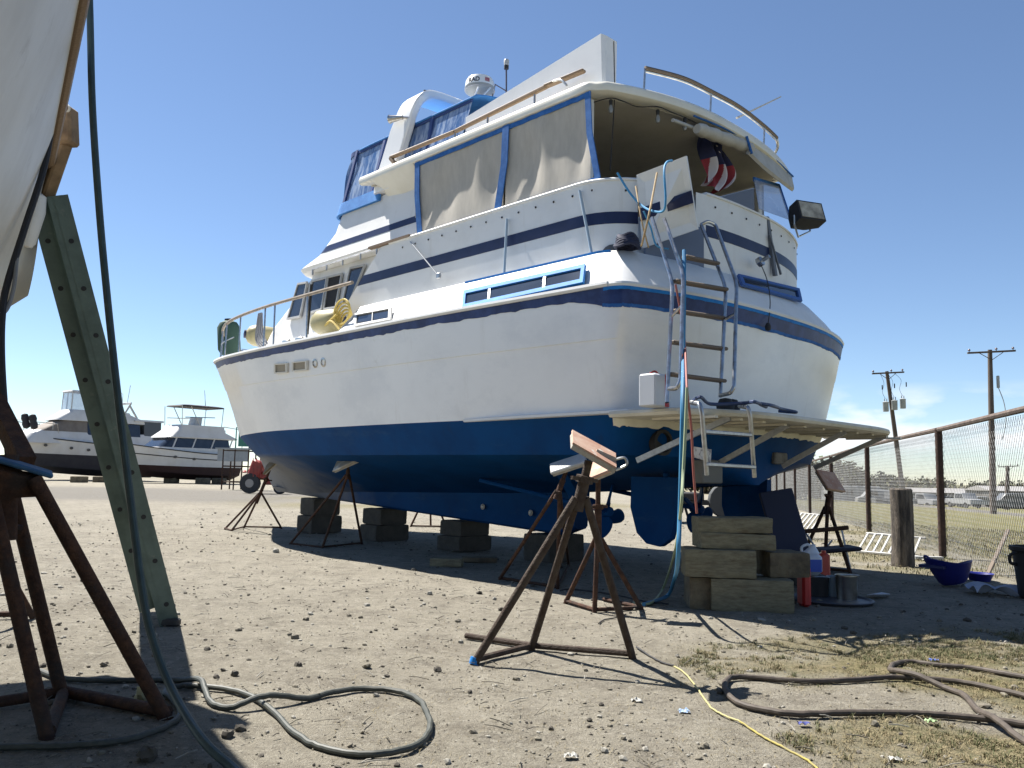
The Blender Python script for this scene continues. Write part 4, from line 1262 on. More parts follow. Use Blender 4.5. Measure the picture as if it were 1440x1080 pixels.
# swim ladder folded below
A = [onu(972, 566, -.80), onu(984, 568, -.98), onu(987, 580, -1.0), onu(994, 668, -.97)]
B = [onu(1040, 571, -.86), onu(1052, 573, -1.02), onu(1055, 585, -1.03), onu(1061, 671, -.97)]
mb = MB(); mb.tube(bendy(A), .018, 8); sl_ = yp('swim_ladder', mb, ALU, plat)
mb = MB(); mb.tube(bendy(B), .018, 8); yp('rail', mb, ALU, sl_)
for y1, y2, x1, x2 in ((607, 612, 989, 1056), (653, 657, 993, 1060)):
    mb = MB(); mb.beam(onu(x1, y1, -.985), onu(x2, y2, -1.0), .05, .03, bev=.006); yp('rung', mb, ALU, sl_)
mb = MB(); mb.plate([onu(974, 628, -.9), onu(999, 632, -.9), onu(998, 650, -.9), onu(975, 643, -.9)], .01); yp('placard', mb, mat('paper_card', (.5,.48,.45), .8, c2=(.22,.2,.2), scale=18, lo=.5, hi=.6), sl_)

# ------------------------------------------------------------------ things on the yacht
def bt(name, label, cat, uvw, group=None):
    return thing(name, label, cat, W_(*uvw), BROT, group)
def bpart(name, mb, mats, root, angle=35):
    """mesh given in boat coordinates, parented to a thing placed in boat coordinates"""
    o = loc(root.location); mb.v = [Vector(v) - Vector(o) for v in mb.v]
    return build(name, mb, mats, root, angle)
def solo(name, label, cat, mb, mats, group=None, frame='world', angle=35):
    """one-mesh thing; its origin sits at its base"""
    vs = mb.v
    if frame == 'boat': vs = [W_(*v) for v in vs]
    c = sum(vs, Vector())/len(vs); c.z = min(v.z for v in vs)
    mb.v = [v - c for v in vs]
    o = build(name, mb, mats, None, angle); o.location = c
    return tag(o, label, cat, group)

# wedge shaped box on the roof
v0 = 1.52
pts = lambda x, y: onv(x, y, v0)
A1 = pts(845, 47); A2 = pts(847, 109); B1 = pts(655, 165); B2 = Vector((B1.x, v0, 4.99))
A2 = Vector((A1.x-.02, v0, 4.99))
r0 = [Vector((B1.x, v0, 4.99)), Vector((B1.x, v0, B1.z)), Vector((B1.x, v0-.23, B1.z)), Vector((B1.x, v0-.23, 4.99))]
r1 = [A2, A1, A1 + Vector((0, -.23, 0)), A2 + Vector((0, -.23, 0))]
r2 = [Vector((A1.x-.04, v0-.03, 4.99)), Vector((A1.x-.05, v0-.03, A1.z-.03)), Vector((A1.x-.05, v0-.20, A1.z-.03)), Vector((A1.x-.04, v0-.20, 4.99))]
mb = MB(); mb.loft([r0, r1, r2])
solo('roof_box', 'long white fibreglass box on the hardtop edge, tapering down towards the arch', 'box', mb, GEL, frame='boat', angle=20)
# fenders on the side deck
def fender(c, axis, r, l, label, dark=False):
    c = Vector(c); axis = Vector(axis).normalized()
    root = bt('boat_fender', label, 'fender', tuple(c), 'fenders on the side deck')
    prof = [(0, -l/2), (.05, -l/2), (.06, -l/2+.03), (r*.75, -l/2+.07), (r, -l/2+.16), (r, l/2-.16), (r*.75, l/2-.07), (.06, l/2-.03), (.05, l/2), (0, l/2)]
    mb = MB(); mb.lathe(prof, c, 20, axis=axis); bpart('body', mb, mat('green_canvas', (.03,.07,.05), .8) if dark else FENDER, root)
    mb = MB(); 
    for s in (-1, 1): mb.lathe([(0, -.03), (.066, -.03), (.066, .02), (0, .03)], c + axis*s*(l/2-.02), 14, axis=axis)
    bpart('end_cap', mb, mat('navy_cap', (.015,.02,.06), .5) if not dark else BLACKM, root)
    return root
q = onv(462, 453, 1.93); fender((q.x, q.y, q.z), (1, .1, .05), .165, .62, 'yellowed fat fender lying on the side deck below the open window')
q = onv(371, 470, 1.5); fender((q.x, q.y, q.z-.04), (.5, 1, .1), .17, .6, 'yellowed fender with a dark end lying inside the bow rail')
q = onv(322, 476, 1.05); fender((q.x, q.y, q.z-.0), (0, .1, 1), .2, .72, 'dark green covered fender standing at the bow', True)
# yellow power cord coil
q = onv(484, 452, 2.0); mb = MB()
for k in range(5):
    r = .13 + .012*k
    mb.tube([Vector((q.x + r*math.cos(a), q.y + .02*k - .04, q.z + r*math.sin(a)*.9 + .03*k)) for a in np.linspace(0, 2*math.pi, 22)], .014, 6)
mb.tube(catmull([Vector((q.x+.1, q.y+.05, q.z+.1)), Vector((q.x+.35, q.y+.06, q.z-.02)), Vector((q.x+.2, q.y+.07, q.z+.02)), Vector((q.x, q.y+.06, q.z-.12))], 6), .014, 6)
solo('shore_power_cord', 'yellow coiled power cord hung at the side deck end', 'cord', mb, mat('dull_yellow', (.5,.38,.10), .6), frame='boat')
# grey hose hung on the rail
q = onv(368, 440, 1.85); mb = MB()
for k in range(4):
    mb.tube(catmull([Vector((q.x+.03*k, q.y, q.z)), Vector((q.x+.06*k-.1, q.y+.02, q.z-.3)), Vector((q.x-.25+.05*k, q.y+.02, q.z-.5-.02*k)), Vector((q.x-.05+.05*k, q.y+.02, q.z-.38)), Vector((q.x+.02*k, q.y+.01, q.z))], 6), .016, 6)
solo('rail_hose', 'grey hose looped over the bow rail', 'hose', mb, mat('grey_hose', (.25,.25,.26), .6), frame='boat')
# dark bundle on the corner ledge
q = onw(882, 346, 3.14); mb = MB()
for k in range(7):
    r = .12 - .006*k
    mb.tube([Vector((q.x + r*math.cos(a)*.9, q.y + r*math.sin(a), 3.13 + .016*k + .012*math.sin(3*a+k))) for a in np.linspace(0, 2*math.pi, 20)], .016, 6)
solo('dark_rope_coil', 'dark navy rope heap on the port quarter ledge', 'rope', mb, mat('navy_rope', (.015,.02,.05), .8), frame='boat')
# toolbox with red stripe on the platform
a = onu(909, 565, -.32)
root = bt('paint_tin', 'small white box with a red upright stripe on the swim platform', 'box', (a.x, a.y-.1, 1.63))
mb = MB(); mb.box((-.33, a.y-.1, 1.63+.135), (.17, .22, .27), bev=.012); bpart('body', mb, mat('box_white', (.55,.57,.6), .5), root)
mb = MB(); mb.box((-.4175, a.y-.15, 1.63+.137), (.004, .05, .268)); mb.tube(catmull([(-.33, a.y-.03, 1.9), (-.33, a.y-.1, 1.93), (-.33, a.y-.17, 1.9)], 4), .008, 6); bpart('stripe', mb, RED, root)
# dark hose and shoes heap on the platform
mb = MB()
for k, (x0, y0, r0) in enumerate(((1020, 568, .07), (1030, 565, .06))):
    q = onu(x0, y0, -.6); mb.lathe([(0, 0), (r0, .0), (r0*1.1, .05), (r0*.7, .11), (0, .12)], (q.x, q.y, 1.626), 12)
solo('black_bag', 'small black bag beside the ladder foot on the swim platform', 'bag', mb, BLACKM, frame='boat')
mb = MB()
pp = [onw(x, y, 1.64) for x, y in ((972,567),(985,563),(1000,570),(1045,571),(1062,568),(1078,576),(1068,571),(1085,573),(1095,577),(1082,572),(1100,579),(1120,581),(1095,582))]
mb.tube(catmull([Vector((p.x, p.y, 1.645 + .02*abs(math.sin(i*1.7)))) for i, p in enumerate(pp)], 6), .014, 6)
solo('platform_hose', 'dark blue hose snaking over the swim platform', 'hose', mb, mat('navy_hose', (.02,.04,.11), .5), frame='boat')
# flag
def flagf(s, t):
    c0 = onu(998, 190, .45); c1 = onu(1003, 266, .45)
    p = Vector(c0).lerp(Vector(c1), t)
    wd = .26 + .12*math.sin(math.pi*t) + .12*t
    x = (s-.5)*wd
    return Vector((p.x + .07*math.sin(s*15 + 4*t) + .03*math.sin(s*31), p.y - x + .05*math.sin(6*t) - .12*math.sin(3*t+.3), p.z + .04*math.sin(s*8)*t))
mb = MB(); mb.grid(flagf, 150, 120, mi=lambda s, t: 0 if t < .48 else (1 if int((s*1.0+t*.25)*9) % 2 else 2))
fo = solo('national_flag', 'bunched flag with red and white stripes and a navy field, hung at the stern opening', 'flag', mb, [mat('flag_navy', (.015,.02,.07), .8), mat('flag_red', (.28,.03,.04), .8), mat('flag_white', (.55,.5,.5), .8)], frame='boat')
# stars on the canton
mb = MB(); 
root_children = fo
rnd = random.Random(2)
stars = MB()
for k in range(16):
    s = rnd.uniform(.1, .9); t = rnd.uniform(.04, .44); p = flagf(s, t); du = (flagf(s+.01, t)-p).normalized(); dv = (flagf(s, t+.01)-p).normalized(); nn = du.cross(dv).normalized()
    if nn.x > 0: nn = -nn
    ps = [p + nn*.006 + (du*math.cos(a) + dv*math.sin(a))*(.016 if i % 2 == 0 else .007) for i, a in enumerate(np.linspace(0, 2*math.pi, 11)[:-1])]
    stars.add(ps, [tuple(range(10))])
stars.v = [W_(*v) - fo.location for v in stars.v]
build('star', stars, mat('flag_white', (.55,.5,.5)), fo, 0, fix=False)
# string lights under the hardtop
root = bt('string_lights', 'string of small bulbs looped under the aft edge of the hardtop', 'string lights', tuple(onu(900, 145, .6)))
wp = catmull([onw(x_, y_, 4.79) for x_, y_ in ((828, 146), (858, 138), (878, 143), (897, 150), (925, 150), (945, 158), (965, 166), (985, 176))], 8)
mb = MB(); mb.tube(wp, .006, 5); mb.tube(catmull([onu(863, 58, .6), onu(864, 110, .62), onu(864, 140, .66), onu(858, 240, .6)], 6), .006, 5); bpart('wire', mb, BLACKM, root)
for px, py, uu in ((859, 142, .72), (925, 156, .5), (963, 167, .42)):
    p = onw(px, py + 2, 4.77); mb = MB(); mb.lathe([(0, -.0), (.016, 0), (.02, .05), (.012, .06), (0, .06)], p + Vector((0, 0, -.03)), 10); mb.lathe([(0, -.09), (.016, -.08), (.026, -.04), (.014, -.0), (0, 0)], p + Vector((0, 0, -.03)), 10, mi=1); bpart('bulb', mb, [BLACKM, mat('bulb_glass', (.22,.22,.21), .15)], root)
# blue rope lashed on the gate, then hanging to the ground
mb = MB()
loop_ = [onu(868, 243, .1), onu(885, 270, .0), onu(900, 287, -.1), onu(915, 296, -.25), onu(932, 297, -.4), onu(936, 280, -.45), onu(934, 240, -.42), onu(938, 228, -.36), onu(945, 226, -.3)]
mb.tube(catmull(loop_, 8), .010, 7)
mb.tube(catmull([onu(905, 297, -.2), onu(915, 320, -.22), onu(923, 345, -.25), onu(940, 350, -.3)], 6), .008, 6)
solo('blue_line', 'blue line looped round the open transom gate', 'rope', mb, ROPEB, frame='boat')
mb = MB()
g = G(952, 800)
hp = [onu(962, 352, -.5), onu(962, 420, -.62), onu(961, 500, -.72), onu(960, 560, -.98), onu(958, 650, -1.02), onu(956, 720, -1.02), onu(953, 790, -1.02)]
hw = catmull([W_(*p) for p in hp] + [P(948, 815, 7.0), G(938, 838, .02), G(905, 850, .02)], 8)
mb.tube(hw, .016, 8)
solo('blue_hose', 'bright blue hose hanging straight down past the ladder to the dirt', 'hose', mb, mat('bright_blue_hose', (.03,.17,.33), .5))
mb = MB(); hp = [W_(*p) for p in (onu(966, 545, -1.04), onu(964, 600, -1.05), onu(961, 660, -1.07), onu(957, 720, -1.1))] + [P(948, 780, 6.9), G(932, 828, .02), G(915, 848, .02), G(890, 848, .02)]
mb.tube(catmull(hp, 8), .011, 6)
solo('green_hose', 'thin pale green hose trailing from the platform onto the ground', 'hose', mb, mat('pale_green_hose', (.28,.33,.2), .6))
mb = MB(); hp = [W_(*p) for p in (onu(950, 400, -.55), onu(962, 470, -.62), onu(966, 545, -.99), onu(972, 600, -1.02), onu(975, 660, -1.0), onu(980, 722, -1.0))]
mb.tube(catmull(hp, 8), .009, 6)
solo('hanging_string', 'thin dull red cord hanging beside the blue hose', 'cord', mb, mat('dull_red_cord', (.3,.09,.07), .6))
mb = MB()
for pth in (((953,245),(945,270),(940,300),(925,330),(910,345)), ((899,270),(905,300),(908,330),(903,350)), ((918,296),(912,320),(905,345))):
    pass
mb.tube(catmull([onu(924, 243, -.1), onu(918, 275, -.2), onu(913, 300, -.28), onu(906, 330, -.2), onu(902, 346, -.12)], 6), .009, 6)
mb.tube(catmull([onu(894, 262, .02), onu(899, 292, -.12), onu(905, 322, -.18), onu(912, 348, -.14)], 6), .007, 6)
solo('tan_rope', 'tan and brown rope knotted round the gate hinge side', 'rope', mb, ROPET, frame='boat')

# ------------------------------------------------------------------ boat stands
def pad(center, nrm, size, root, roll=0, m=None):
    nrm = Vector(nrm).normalized(); x = nrm.orthogonal().normalized()
    x = (Vector((1, 0, 0)) - nrm*nrm.x).normalized(); y = nrm.cross(x)
    rot = Matrix((x, y, nrm)).transposed() @ Matrix.Rotation(roll, 3, 'Z')
    mb = MB(); mb.box(center, (size[0], size[1], .03), rot, 0, bev=.008); mb.box(Vector(center) - nrm*.025, (size[0]*.92, size[1]*.92, .02), rot, 1)
    return build('pad', mb, [m or PADWOOD, PADEDGE], root, 30, world=True)

def stand(label, feet, knot, top, r=.022, bars=(), matl=RUST, padn=None, pads=(.3, .3), padoff=(0,0,.05), padm=None, padroll=0, nut=True, group='jack stands around the yacht', colr=None):
    c = sum((Vector(f) for f in feet), Vector())/len(feet); c.z = gz(c.x, c.y)
    root = thing('boat_stand', label, 'boat stand', c, 0, group)
    knot = Vector(knot); top = Vector(top)
    for f in feet:
        f = Vector(f); mb = MB(); d = (knot-f)
        side = Vector((f.x-c.x, f.y-c.y, 0))
        side = side.normalized()*r*1.3 if side.length > 1e-6 else side
        mb.tube([f + Vector((0, 0, -.01)), f + d*.03, knot + side], r, 10)
        build('leg', mb, matl, root, 40, world=True)
    if bars:
        mb = MB()
        for a, b in bars: mb.tube([Vector(a) + Vector((0, 0, r)), Vector(b) + Vector((0, 0, r))], r*.8, 8)
        build('base_bar', mb, matl, root, 40, world=True)
    mb = MB(); d = (top-knot); mb.tube([knot - d*.35, knot + d*.45], r*1.5, 10); build('collar', mb, matl, root, 40, world=True)
    mb = MB(); mb.tube([knot + d*.3, top], r*1.05, 10)
    if nut:
        p = knot + d*.5; mb.lathe([(0, -.02), (r*2.2, -.02), (r*2.2, .02), (0, .02)], p, 6, axis=d)
        e = d.orthogonal().normalized(); mb.beam(p - e*.11, p + e*.11, .02, .02)
    build('screw', mb, matl, root, 40, world=True)
    if padn is not None: pad(top + Vector(padoff), padn, pads, root, padroll, padm)
    return root

# nearest one, standing free in front of the port quarter
fA, fB, fC = G(666, 934), G(747, 913), G(890, 925); fD = G(655, 899)
T0 = P(828, 648, 4.72); K0 = P(816, 700, 4.74)
root = stand('big rusty stand nearest the camera, its orange board tilted clear of the hull', [fA, fB, fC], K0, T0, r=.023, bars=((fA, fB), (fB, fC), (fD, fB)), matl=RUSTL)
cpad = P(836, 631, 4.72)
q4 = [P(805, 604, 4.83), P(866, 637, 4.85), P(867, 657, 4.62), P(806, 622, 4.60)]
mb = MB(); mb.plate(q4, -.012); mb.plate([p + Vector((0, 0, -.013)) for p in q4], -.028, 1); mb.box(cpad + Vector((.06, .03, -.045)), (.12, .12, .04), Matrix.Rotation(.4, 3, 'Y'), 1)
build('pad', mb, [PADWOOD, PADEDGE], root, 30, world=True)
mb = MB(); p = P(866, 646, 4.72); mb.tube(catmull([p, p + Vector((.05, 0, .01)), p + Vector((.06, 0, -.03)), p + Vector((0, 0, -.06))], 4), .008, 6); build('chain_hook', mb, ALU, root, 40, world=True)
mb = MB(); mb.tube([fA + Vector((0, 0, .0)), fA + Vector((.01, .005, .035))], .028, 10); build('foot_tape', mb, TAPE, root, 40, world=True)
# second, under the port quarter
f = [G(795, 848), G(836, 861), G(903, 858), G(849, 846)]
stand('dark rusty stand with a tall straight post just behind the nearest one', f[:3], P(841, 758, 6.65), P(841, 668, 6.65), r=.02, bars=((f[0], f[1]), (f[1], f[2]), (f[3], f[2])), padn=(-.5, -.5, .8), pads=(.22, .22))
# third: low one further along
f = [G(702, 815), G(784, 828), G(800, 796)]
stand('rusty stand with a bare white board, half hidden behind the nearest one', f, P(786, 690, 7.5), P(799, 655, 7.5), r=.018, bars=((f[0], f[1]), (f[1], f[2])), padn=(-.35, -.35, .86), pads=(.34, .22), padm=WHITEP, padoff=(0, 0, .02), nut=False)
# mid port side
f = [G(407, 766), G(453, 771), G(509, 765), G(478, 752)]
tp = W_(*onv(490, 650, 1.55))
stand('thin rusty stand under the middle of the port side, pale board end', f[:3], P(489, 668, tp.y), tp, r=.017, bars=((f[0], f[1]), (f[1], f[2])), padn=(-.45, -.4, .8), pads=(.42, .3), nut=False, padoff=(0, 0, .02), padm=mat('weathered_board', (.3,.27,.22), .8, c2=(.6,.58,.54), scale=4, lo=.45, hi=.6))
# forward port
f = [G(316, 744), G(325, 747), G(343, 742), G(396, 743)]
tp = W_(*onv(382, 655, .95))
stand('thin rusty four legged stand under the bow with a steeply tilted board', f, P(366, 694, tp.y+.1), tp, r=.018, bars=((f[0], f[1]), (f[1], f[2]), (f[2], f[3])), padn=(-.75, -.45, .6), pads=(.36, .26), padm=TIMBERD, padoff=(.0, 0, .03))
# starboard quarter
f = [G(1122, 796), G(1160, 802), G(1196, 806)]
tp = W_(.7, -1.72, 1.12)
tp = P(1168, 682, 10.2)
stand('rusty stand with a bare orange board on the far stern quarter', f, P(1163, 713, 10.2), tp, r=.022, bars=((f[0], f[1]), (f[1], f[2])), padn=(.45, -.62, .6), pads=(.34, .3), padroll=.3)
# two seen past the keel on the far side
for (cx, cy, tx) in ((603, 741, 590), (1050, 775, 1045)):
    b = G(cx, cy) if cx < 900 else G(1045, 768)
    f = [b + Vector((-.35, -.1, 0)), b + Vector((.35, -.05, 0)), b + Vector((0, .4, 0))]
    lb = 'rusty stand glimpsed beyond the keel under the middle of the hull' if cx < 900 else 'rusty stand deep in shade on the far side beneath the stern'
    stand(lb, f, b + Vector((0, 0, .75)), b + Vector((0, -.1, 1.1)), r=.02, bars=((f[0], f[1]),), padn=(.4, -.3, .8))

# ------------------------------------------------------------------ keel blocking and timbers
def block(c, size, yaw, label, m=TIMBER, group='heavy timber blocks', tilt=0, cat='timber block', name='timber_block', seed=0):
    mb = MB(); sx, sy, sz_ = size; rnd = random.Random(seed+int(abs(c[0]*100)+abs(c[2]*37)))
    k0 = rnd.uniform(0, 50); nx, ny = 14, 7
    def sec(i):
        x = sx*(i/nx-.5); out_ = []
        per = [(-.5+j/ny, -.5) for j in range(ny)] + [(.5, -.5+j/ny) for j in range(ny)] + [(.5-j/ny, .5) for j in range(ny)] + [(-.5, .5-j/ny) for j in range(ny)]
        for a, b in per:
            y, z = a*sy, b*sz_
            cr = 1 - .035*max(0, (abs(a)+abs(b)-.86)/.14) - (.03 if i in (0, nx) else 0)
            d = .007*noise.noise((x*9+k0, y*9, z*9)) + .004*noise.noise((x*28+k0, y*28, z*28))
            chip = .022*max(0, noise.noise((x*6+k0, a*4, b*4+k0)) - .28) * (1 if abs(a)+abs(b) > .85 else .25)
            f = cr + (d-chip)/max(.06, math.hypot(y, z))
            out_.append(Vector((x + (.006*noise.noise((k0, y*14, z*14)) if i in (0, nx) else 0), y*f, sz_/2 + z*f)))
        return out_
    mb.loft([sec(i) for i in range(nx+1)])
    # cracked, uneven corners
    o = build(name, mb, m, None, 30); o.location = c; o.rotation_euler = (0, tilt, yaw)
    return tag(o, label, cat, group)
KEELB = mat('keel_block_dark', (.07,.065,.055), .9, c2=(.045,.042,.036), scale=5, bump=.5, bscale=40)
for i, (u, n_, wtop, lab) in enumerate(((8.25, 2, .59, 'foremost'), (6.35, 2, .495, 'second'), (4.45, 2, .41, 'third'), (2.75, 1, .335, 'aftmost'))):
    h = wtop/n_
    for k in range(n_):
        lev = ('upper' if k else 'lower') if n_ > 1 else 'single'
        ln = .62 - .1*k
        place = {'foremost': 'nearest the bow', 'second': 'just behind the foremost pile', 'third': 'amid the keel shade', 'aftmost': 'by the keel heel'}[lab]
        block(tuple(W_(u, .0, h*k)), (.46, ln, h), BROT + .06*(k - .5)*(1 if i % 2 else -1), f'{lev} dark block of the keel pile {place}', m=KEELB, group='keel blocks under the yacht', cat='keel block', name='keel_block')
# loose plank on the gravel
g = G(628, 796); block((g.x, g.y, 0), (.36, .18, .09), -.1, 'short pale timber offcut lying at the edge of the hull shadow', cat='timber')
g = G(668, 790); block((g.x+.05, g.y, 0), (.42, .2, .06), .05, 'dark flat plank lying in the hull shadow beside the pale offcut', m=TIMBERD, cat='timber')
# pile by the stern
b0 = G(1062, 862); Yb = b0.y
def sz(px): return px/FPX*Yb
zb = .0
block((b0.x+.0, Yb+.16, zb), (.64, .34, .262), -.12, 'bottom right timber of the stern pile, widest and sawn square')
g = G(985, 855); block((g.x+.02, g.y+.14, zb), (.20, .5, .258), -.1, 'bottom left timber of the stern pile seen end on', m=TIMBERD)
block((P(1018, 815, Yb).x, Yb+.2, .262), (.56, .36, .225), -.1, 'middle left timber of the stern pile with a split end')
block((P(1100, 815, Yb+.15).x+.04, Yb+.3, .262), (.34, .36, .205), .12, 'middle right timber of the stern pile, dark and short', m=TIMBERD)
block((P(1042, 775, Yb).x, Yb+.24, .487), (.61, .32, .128), .03, 'second from top plank of the stern pile', tilt=.02)
block((P(1042, 775, Yb).x-.01, Yb+.25, .617), (.60, .32, .125), -.03, 'topmost plank of the stern pile', tilt=-.01)
# dark board leaning under the starboard quarter
mb = MB(); a = P(1128, 792, 8.6); a.z = 0.0; b = P(1090, 690, 8.9)
mb.beam(a, b, .36, .05, up=(0, -1, .3), bev=.01)
solo('leaning_board', 'dark navy board leaning beneath the starboard rudder', 'board', mb, mat('navy_board', (.012,.018,.05), .7))

# ------------------------------------------------------------------ clutter right of the stern
g = G(1131, 852)
root = thing('fuel_can', 'tall red plastic can standing against the timber pile', 'fuel can', g)
mb = MB(); mb.box((0, 0, .17), (.075, .16, .34), None, 0, bev=.02); mb.tube([(0, -.03, .34), (0, -.03, .39)], .02, 10); build('body', mb, RED, root)
g = G(1159, 815)
root = thing('red_canister', 'short red canister behind the white jug', 'canister', g)
mb = MB(); mb.box((0, 0, .14), (.11, .11, .28), None, 0, bev=.02); mb.tube([(0, 0, .28), (0, 0, .31)], .025, 10); build('body', mb, mat('red_orange', (.5,.06,.04), .4), root)
g = G(1141, 826)
root = thing('plastic_jug', 'white plastic jug with a blue label by the timber pile', 'jug', (g.x, g.y, .12))
mb = MB(); mb.box((0, 0, .11), (.2, .15, .22), None, 0, bev=.04); mb.loft([[(.09*math.cos(a), .06*math.sin(a), .215) for a in np.linspace(0, 6.28, 13)[:-1]], [(.03*math.cos(a)+.02, .03*math.sin(a), .28) for a in np.linspace(0, 6.28, 13)[:-1]], [(.03*math.cos(a)+.02, .03*math.sin(a), .30) for a in np.linspace(0, 6.28, 13)[:-1]]])
build('body', mb, mat('jug_white', (.6,.64,.72), .4), root)
mb = MB(); mb.tube(catmull([(-.08, 0, .2), (-.09, 0, .27), (-.03, 0, .3), (.0, 0, .27)], 5), .014, 8); build('handle', mb, mat('jug_white', (.6,.64,.72)), root)
mb = MB(); mb.box((.02, -.077, .1), (.12, .004, .12)); build('label_patch', mb, mat('label_blue', (.03,.08,.42), .5), root)
solo_b = MB(); solo_b.box((g.x, g.y+.02, .06), (.3, .26, .12), None, 0, bev=.01)
solo('low_crate', 'low dark crate under the white jug', 'crate', solo_b, BLACKM)
def pail(g, r, h, label, m, name='bucket', bail=True, cat='bucket'):
    root = thing(name, label, cat, g)
    mb = MB(); mb.lathe([(0, 0), (r*.88, 0), (r*.9, .01), (r, h-.01), (r*1.05, h), (r*1.05, h+.012), (r*.96, h+.012), (r*.86, .02), (0, .02)], (0, 0, 0), 24); build('body', mb, m, root)
    if bail:
        mb = MB(); mb.tube([(r*1.06*math.cos(a), -.25*r+.5*r*math.sin(a)*-1, h + .01 + r*.12*math.sin(a)) for a in np.linspace(0, math.pi, 12)], .005, 6); build('handle', mb, STEEL, root)
    return root
pail(G(1152, 840), .085, .17, 'dark bucket left of the silver pot', BLACKM)
pail(G(1172, 840), .055, .18, 'slim pale grey pail touching the silver pot', mat('pale_pail', (.25,.32,.36), .5), bail=False)
pail(G(1191, 844), .095, .21, 'shiny silver pot beside the timber pile', mat('pot_metal', (.6,.58,.52), .3, 1.0, c2=(.4,.38,.33), scale=8), name='metal_pot', cat='pot')
mb = MB(); g = G(1172, 846); mb.lathe([(0, 0), (.34, 0), (.36, .02), (.34, .025), (.32, .01), (0, .01)], g + Vector((0, .05, 0)), 26); solo('drip_tray', 'flat dark tray under the buckets and pot', 'tray', mb, mat('dark_tray', (.05,.055,.07), .5))
mb = MB(); a = [G(1219, 840), G(1240, 838), G(1252, 842), G(1230, 844)]; mb.plate([p + Vector((0, 0, .02 + .01*i)) for i, p in enumerate(a)], .004); solo('paper_scrap', 'pale crumpled sheet lying in the shade right of the silver pot', 'paper', mb, mat('pale_sheet', (.5,.53,.58), .8))
# folding chair
g = G(1172, 806)
root = thing('folding_chair', 'dark folding chair standing behind the buckets', 'chair', (g.x, g.y+.3, 0))
Y = g.y+.3
mb = MB()
for a, b in (((1197, 806), (1183, 742)), ((1119, 800), (1122, 745)), ((1160, 790), (1130, 745)), ((1140, 800), (1170, 760))):
    mb.tube([P(a[0], a[1], Y), P(b[0], b[1], Y+.15)], .012, 6)
build('frame', mb, ALU, root, world=True)
mb = MB(); a = P(1150, 774, Y-.1); b = P(1204, 770, Y-.1); mb.beam(a, b, .4, .045, bev=.02); build('seat', mb, mat('dark_seat', (.02,.018,.03), .8), root, world=True)
mb = MB(); mb.beam(P(1075, 752, Y-.2), P(1193, 742, Y-.2), .05, .05, bev=.01); build('armrest', mb, RUST, root, world=True)
# timber piling post
g = G(1270, 797)
mb = MB(); rnd = random.Random(1)
rg = []
for z in (-.05, .02, .3, .6, .8, .965, .985):
    rr_ = .14 if z < .3 else .135
    if z > .97: rr_ = .12
    rg.append([(g.x + .01*math.sin(z*3) + rr_*(1+.05*noise.noise((math.cos(a)*2, math.sin(a)*2, z)))*math.cos(a), g.y + rr_*(1+.05*noise.noise((math.cos(a)*2, math.sin(a)*2, z)))*math.sin(a), z) for a in np.linspace(0, 2*math.pi, 25)[:-1]])
mb.loft(rg)
solo('timber_piling', 'thick weathered round timber post standing before the fence', 'post', mb, mat('piling_wood', (.16,.135,.11), .9, c2=(.09,.075,.06), scale=4, stretch=(6,6,1), c3=(.035,.03,.028), s3=2.2, lo3=.42, hi3=.6, bump=.6, bscale=25))
g = G(1040, 740)
mb = MB(); mb.tube([(g.x, g.y, -.05), (g.x, g.y, .62), (g.x, g.y, 1.15)], [.15, .14, .13], 14)
solo('timber_piling', 'dark round post in the sunlit grass seen beneath the stern', 'post', mb, mat('piling_wood', (.16,.135,.11)))
# white grille frames leaning on the fence
def grille(c4, nb, label, group='white slatted frames by the fence'):
    tl, tr, br, bl = [Vector(p) for p in c4]
    root = thing('slatted_frame', label, 'frame', (bl+br)/2, 0, group)
    mb = MB(); mb.beam(tl, tr, .035, .035, bev=.006); mb.beam(bl, br, .035, .035, bev=.006); build('rail', mb, WHITEP, root, world=True)
    mb = MB()
    for i in range(nb):
        t = (i+.3)/nb; mb.beam(bl.lerp(br, t), tl.lerp(tr, t), .025, .025)
    build('slat', mb, WHITEP, root, world=True)
bl = G(1203, 778); br = G(1292, 786); d = (G(1215, 757)-bl)
grille([P(1218, 750, bl.y+.45), P(1302, 757, br.y+.5), br + Vector((0, 0, .03)), bl + Vector((0, 0, .03))], 8, 'white slatted frame lying against the fence behind the round post')
bl = G(1098, 757); br = G(1136, 760)
grille([P(1126, 722, bl.y+.6), P(1160, 725, br.y+.6), br + Vector((0, 0, .03)), bl + Vector((0, 0, .03))], 6, 'white slatted frame half hidden behind the stern stand')
mb = MB(); mb.beam(G(1285, 787) + Vector((0, 0, .03)), G(1325, 788) + Vector((0, 0, .03)), .1, .04); solo('white_plank', 'short white plank on the ground by the round post', 'plank', mb, WHITEP)
# blue tub
g = G(1341, 824)
root = thing('plastic_tub', 'floppy royal blue tub lying by the fence', 'tub', g)
mb = MB(); rg = []
for z, k in ((0, .5), (.03, .62), (.14, .82), (.26, 1), (.262, .96), (.12, .76), (.03, .55)):
    rg.append([(.23*k*math.cos(a), .2*k*math.sin(a), .85*z*(1 + .28*math.cos(a+2.6) + .12*math.cos(2*a))) for a in np.linspace(0, 2*math.pi, 29)[:-1]])
mb.loft(rg); mb.v = [Matrix.Rotation(R(-12), 3, 'Y') @ v + Vector((0, 0, .03)) for v in mb.v]
build('body', mb, mat('royal_blue', (.010,.014,.15), .5, c2=(.014,.02,.2), scale=5), root)
mb = MB(); mb.tube(catmull([(-.21, -.09, .2), (-.27, -.03, .29), (-.27, .05, .29), (-.21, .09, .2)], 5), .012, 8); build('handle', mb, mat('royal_blue', (.012,.018,.22)), root)
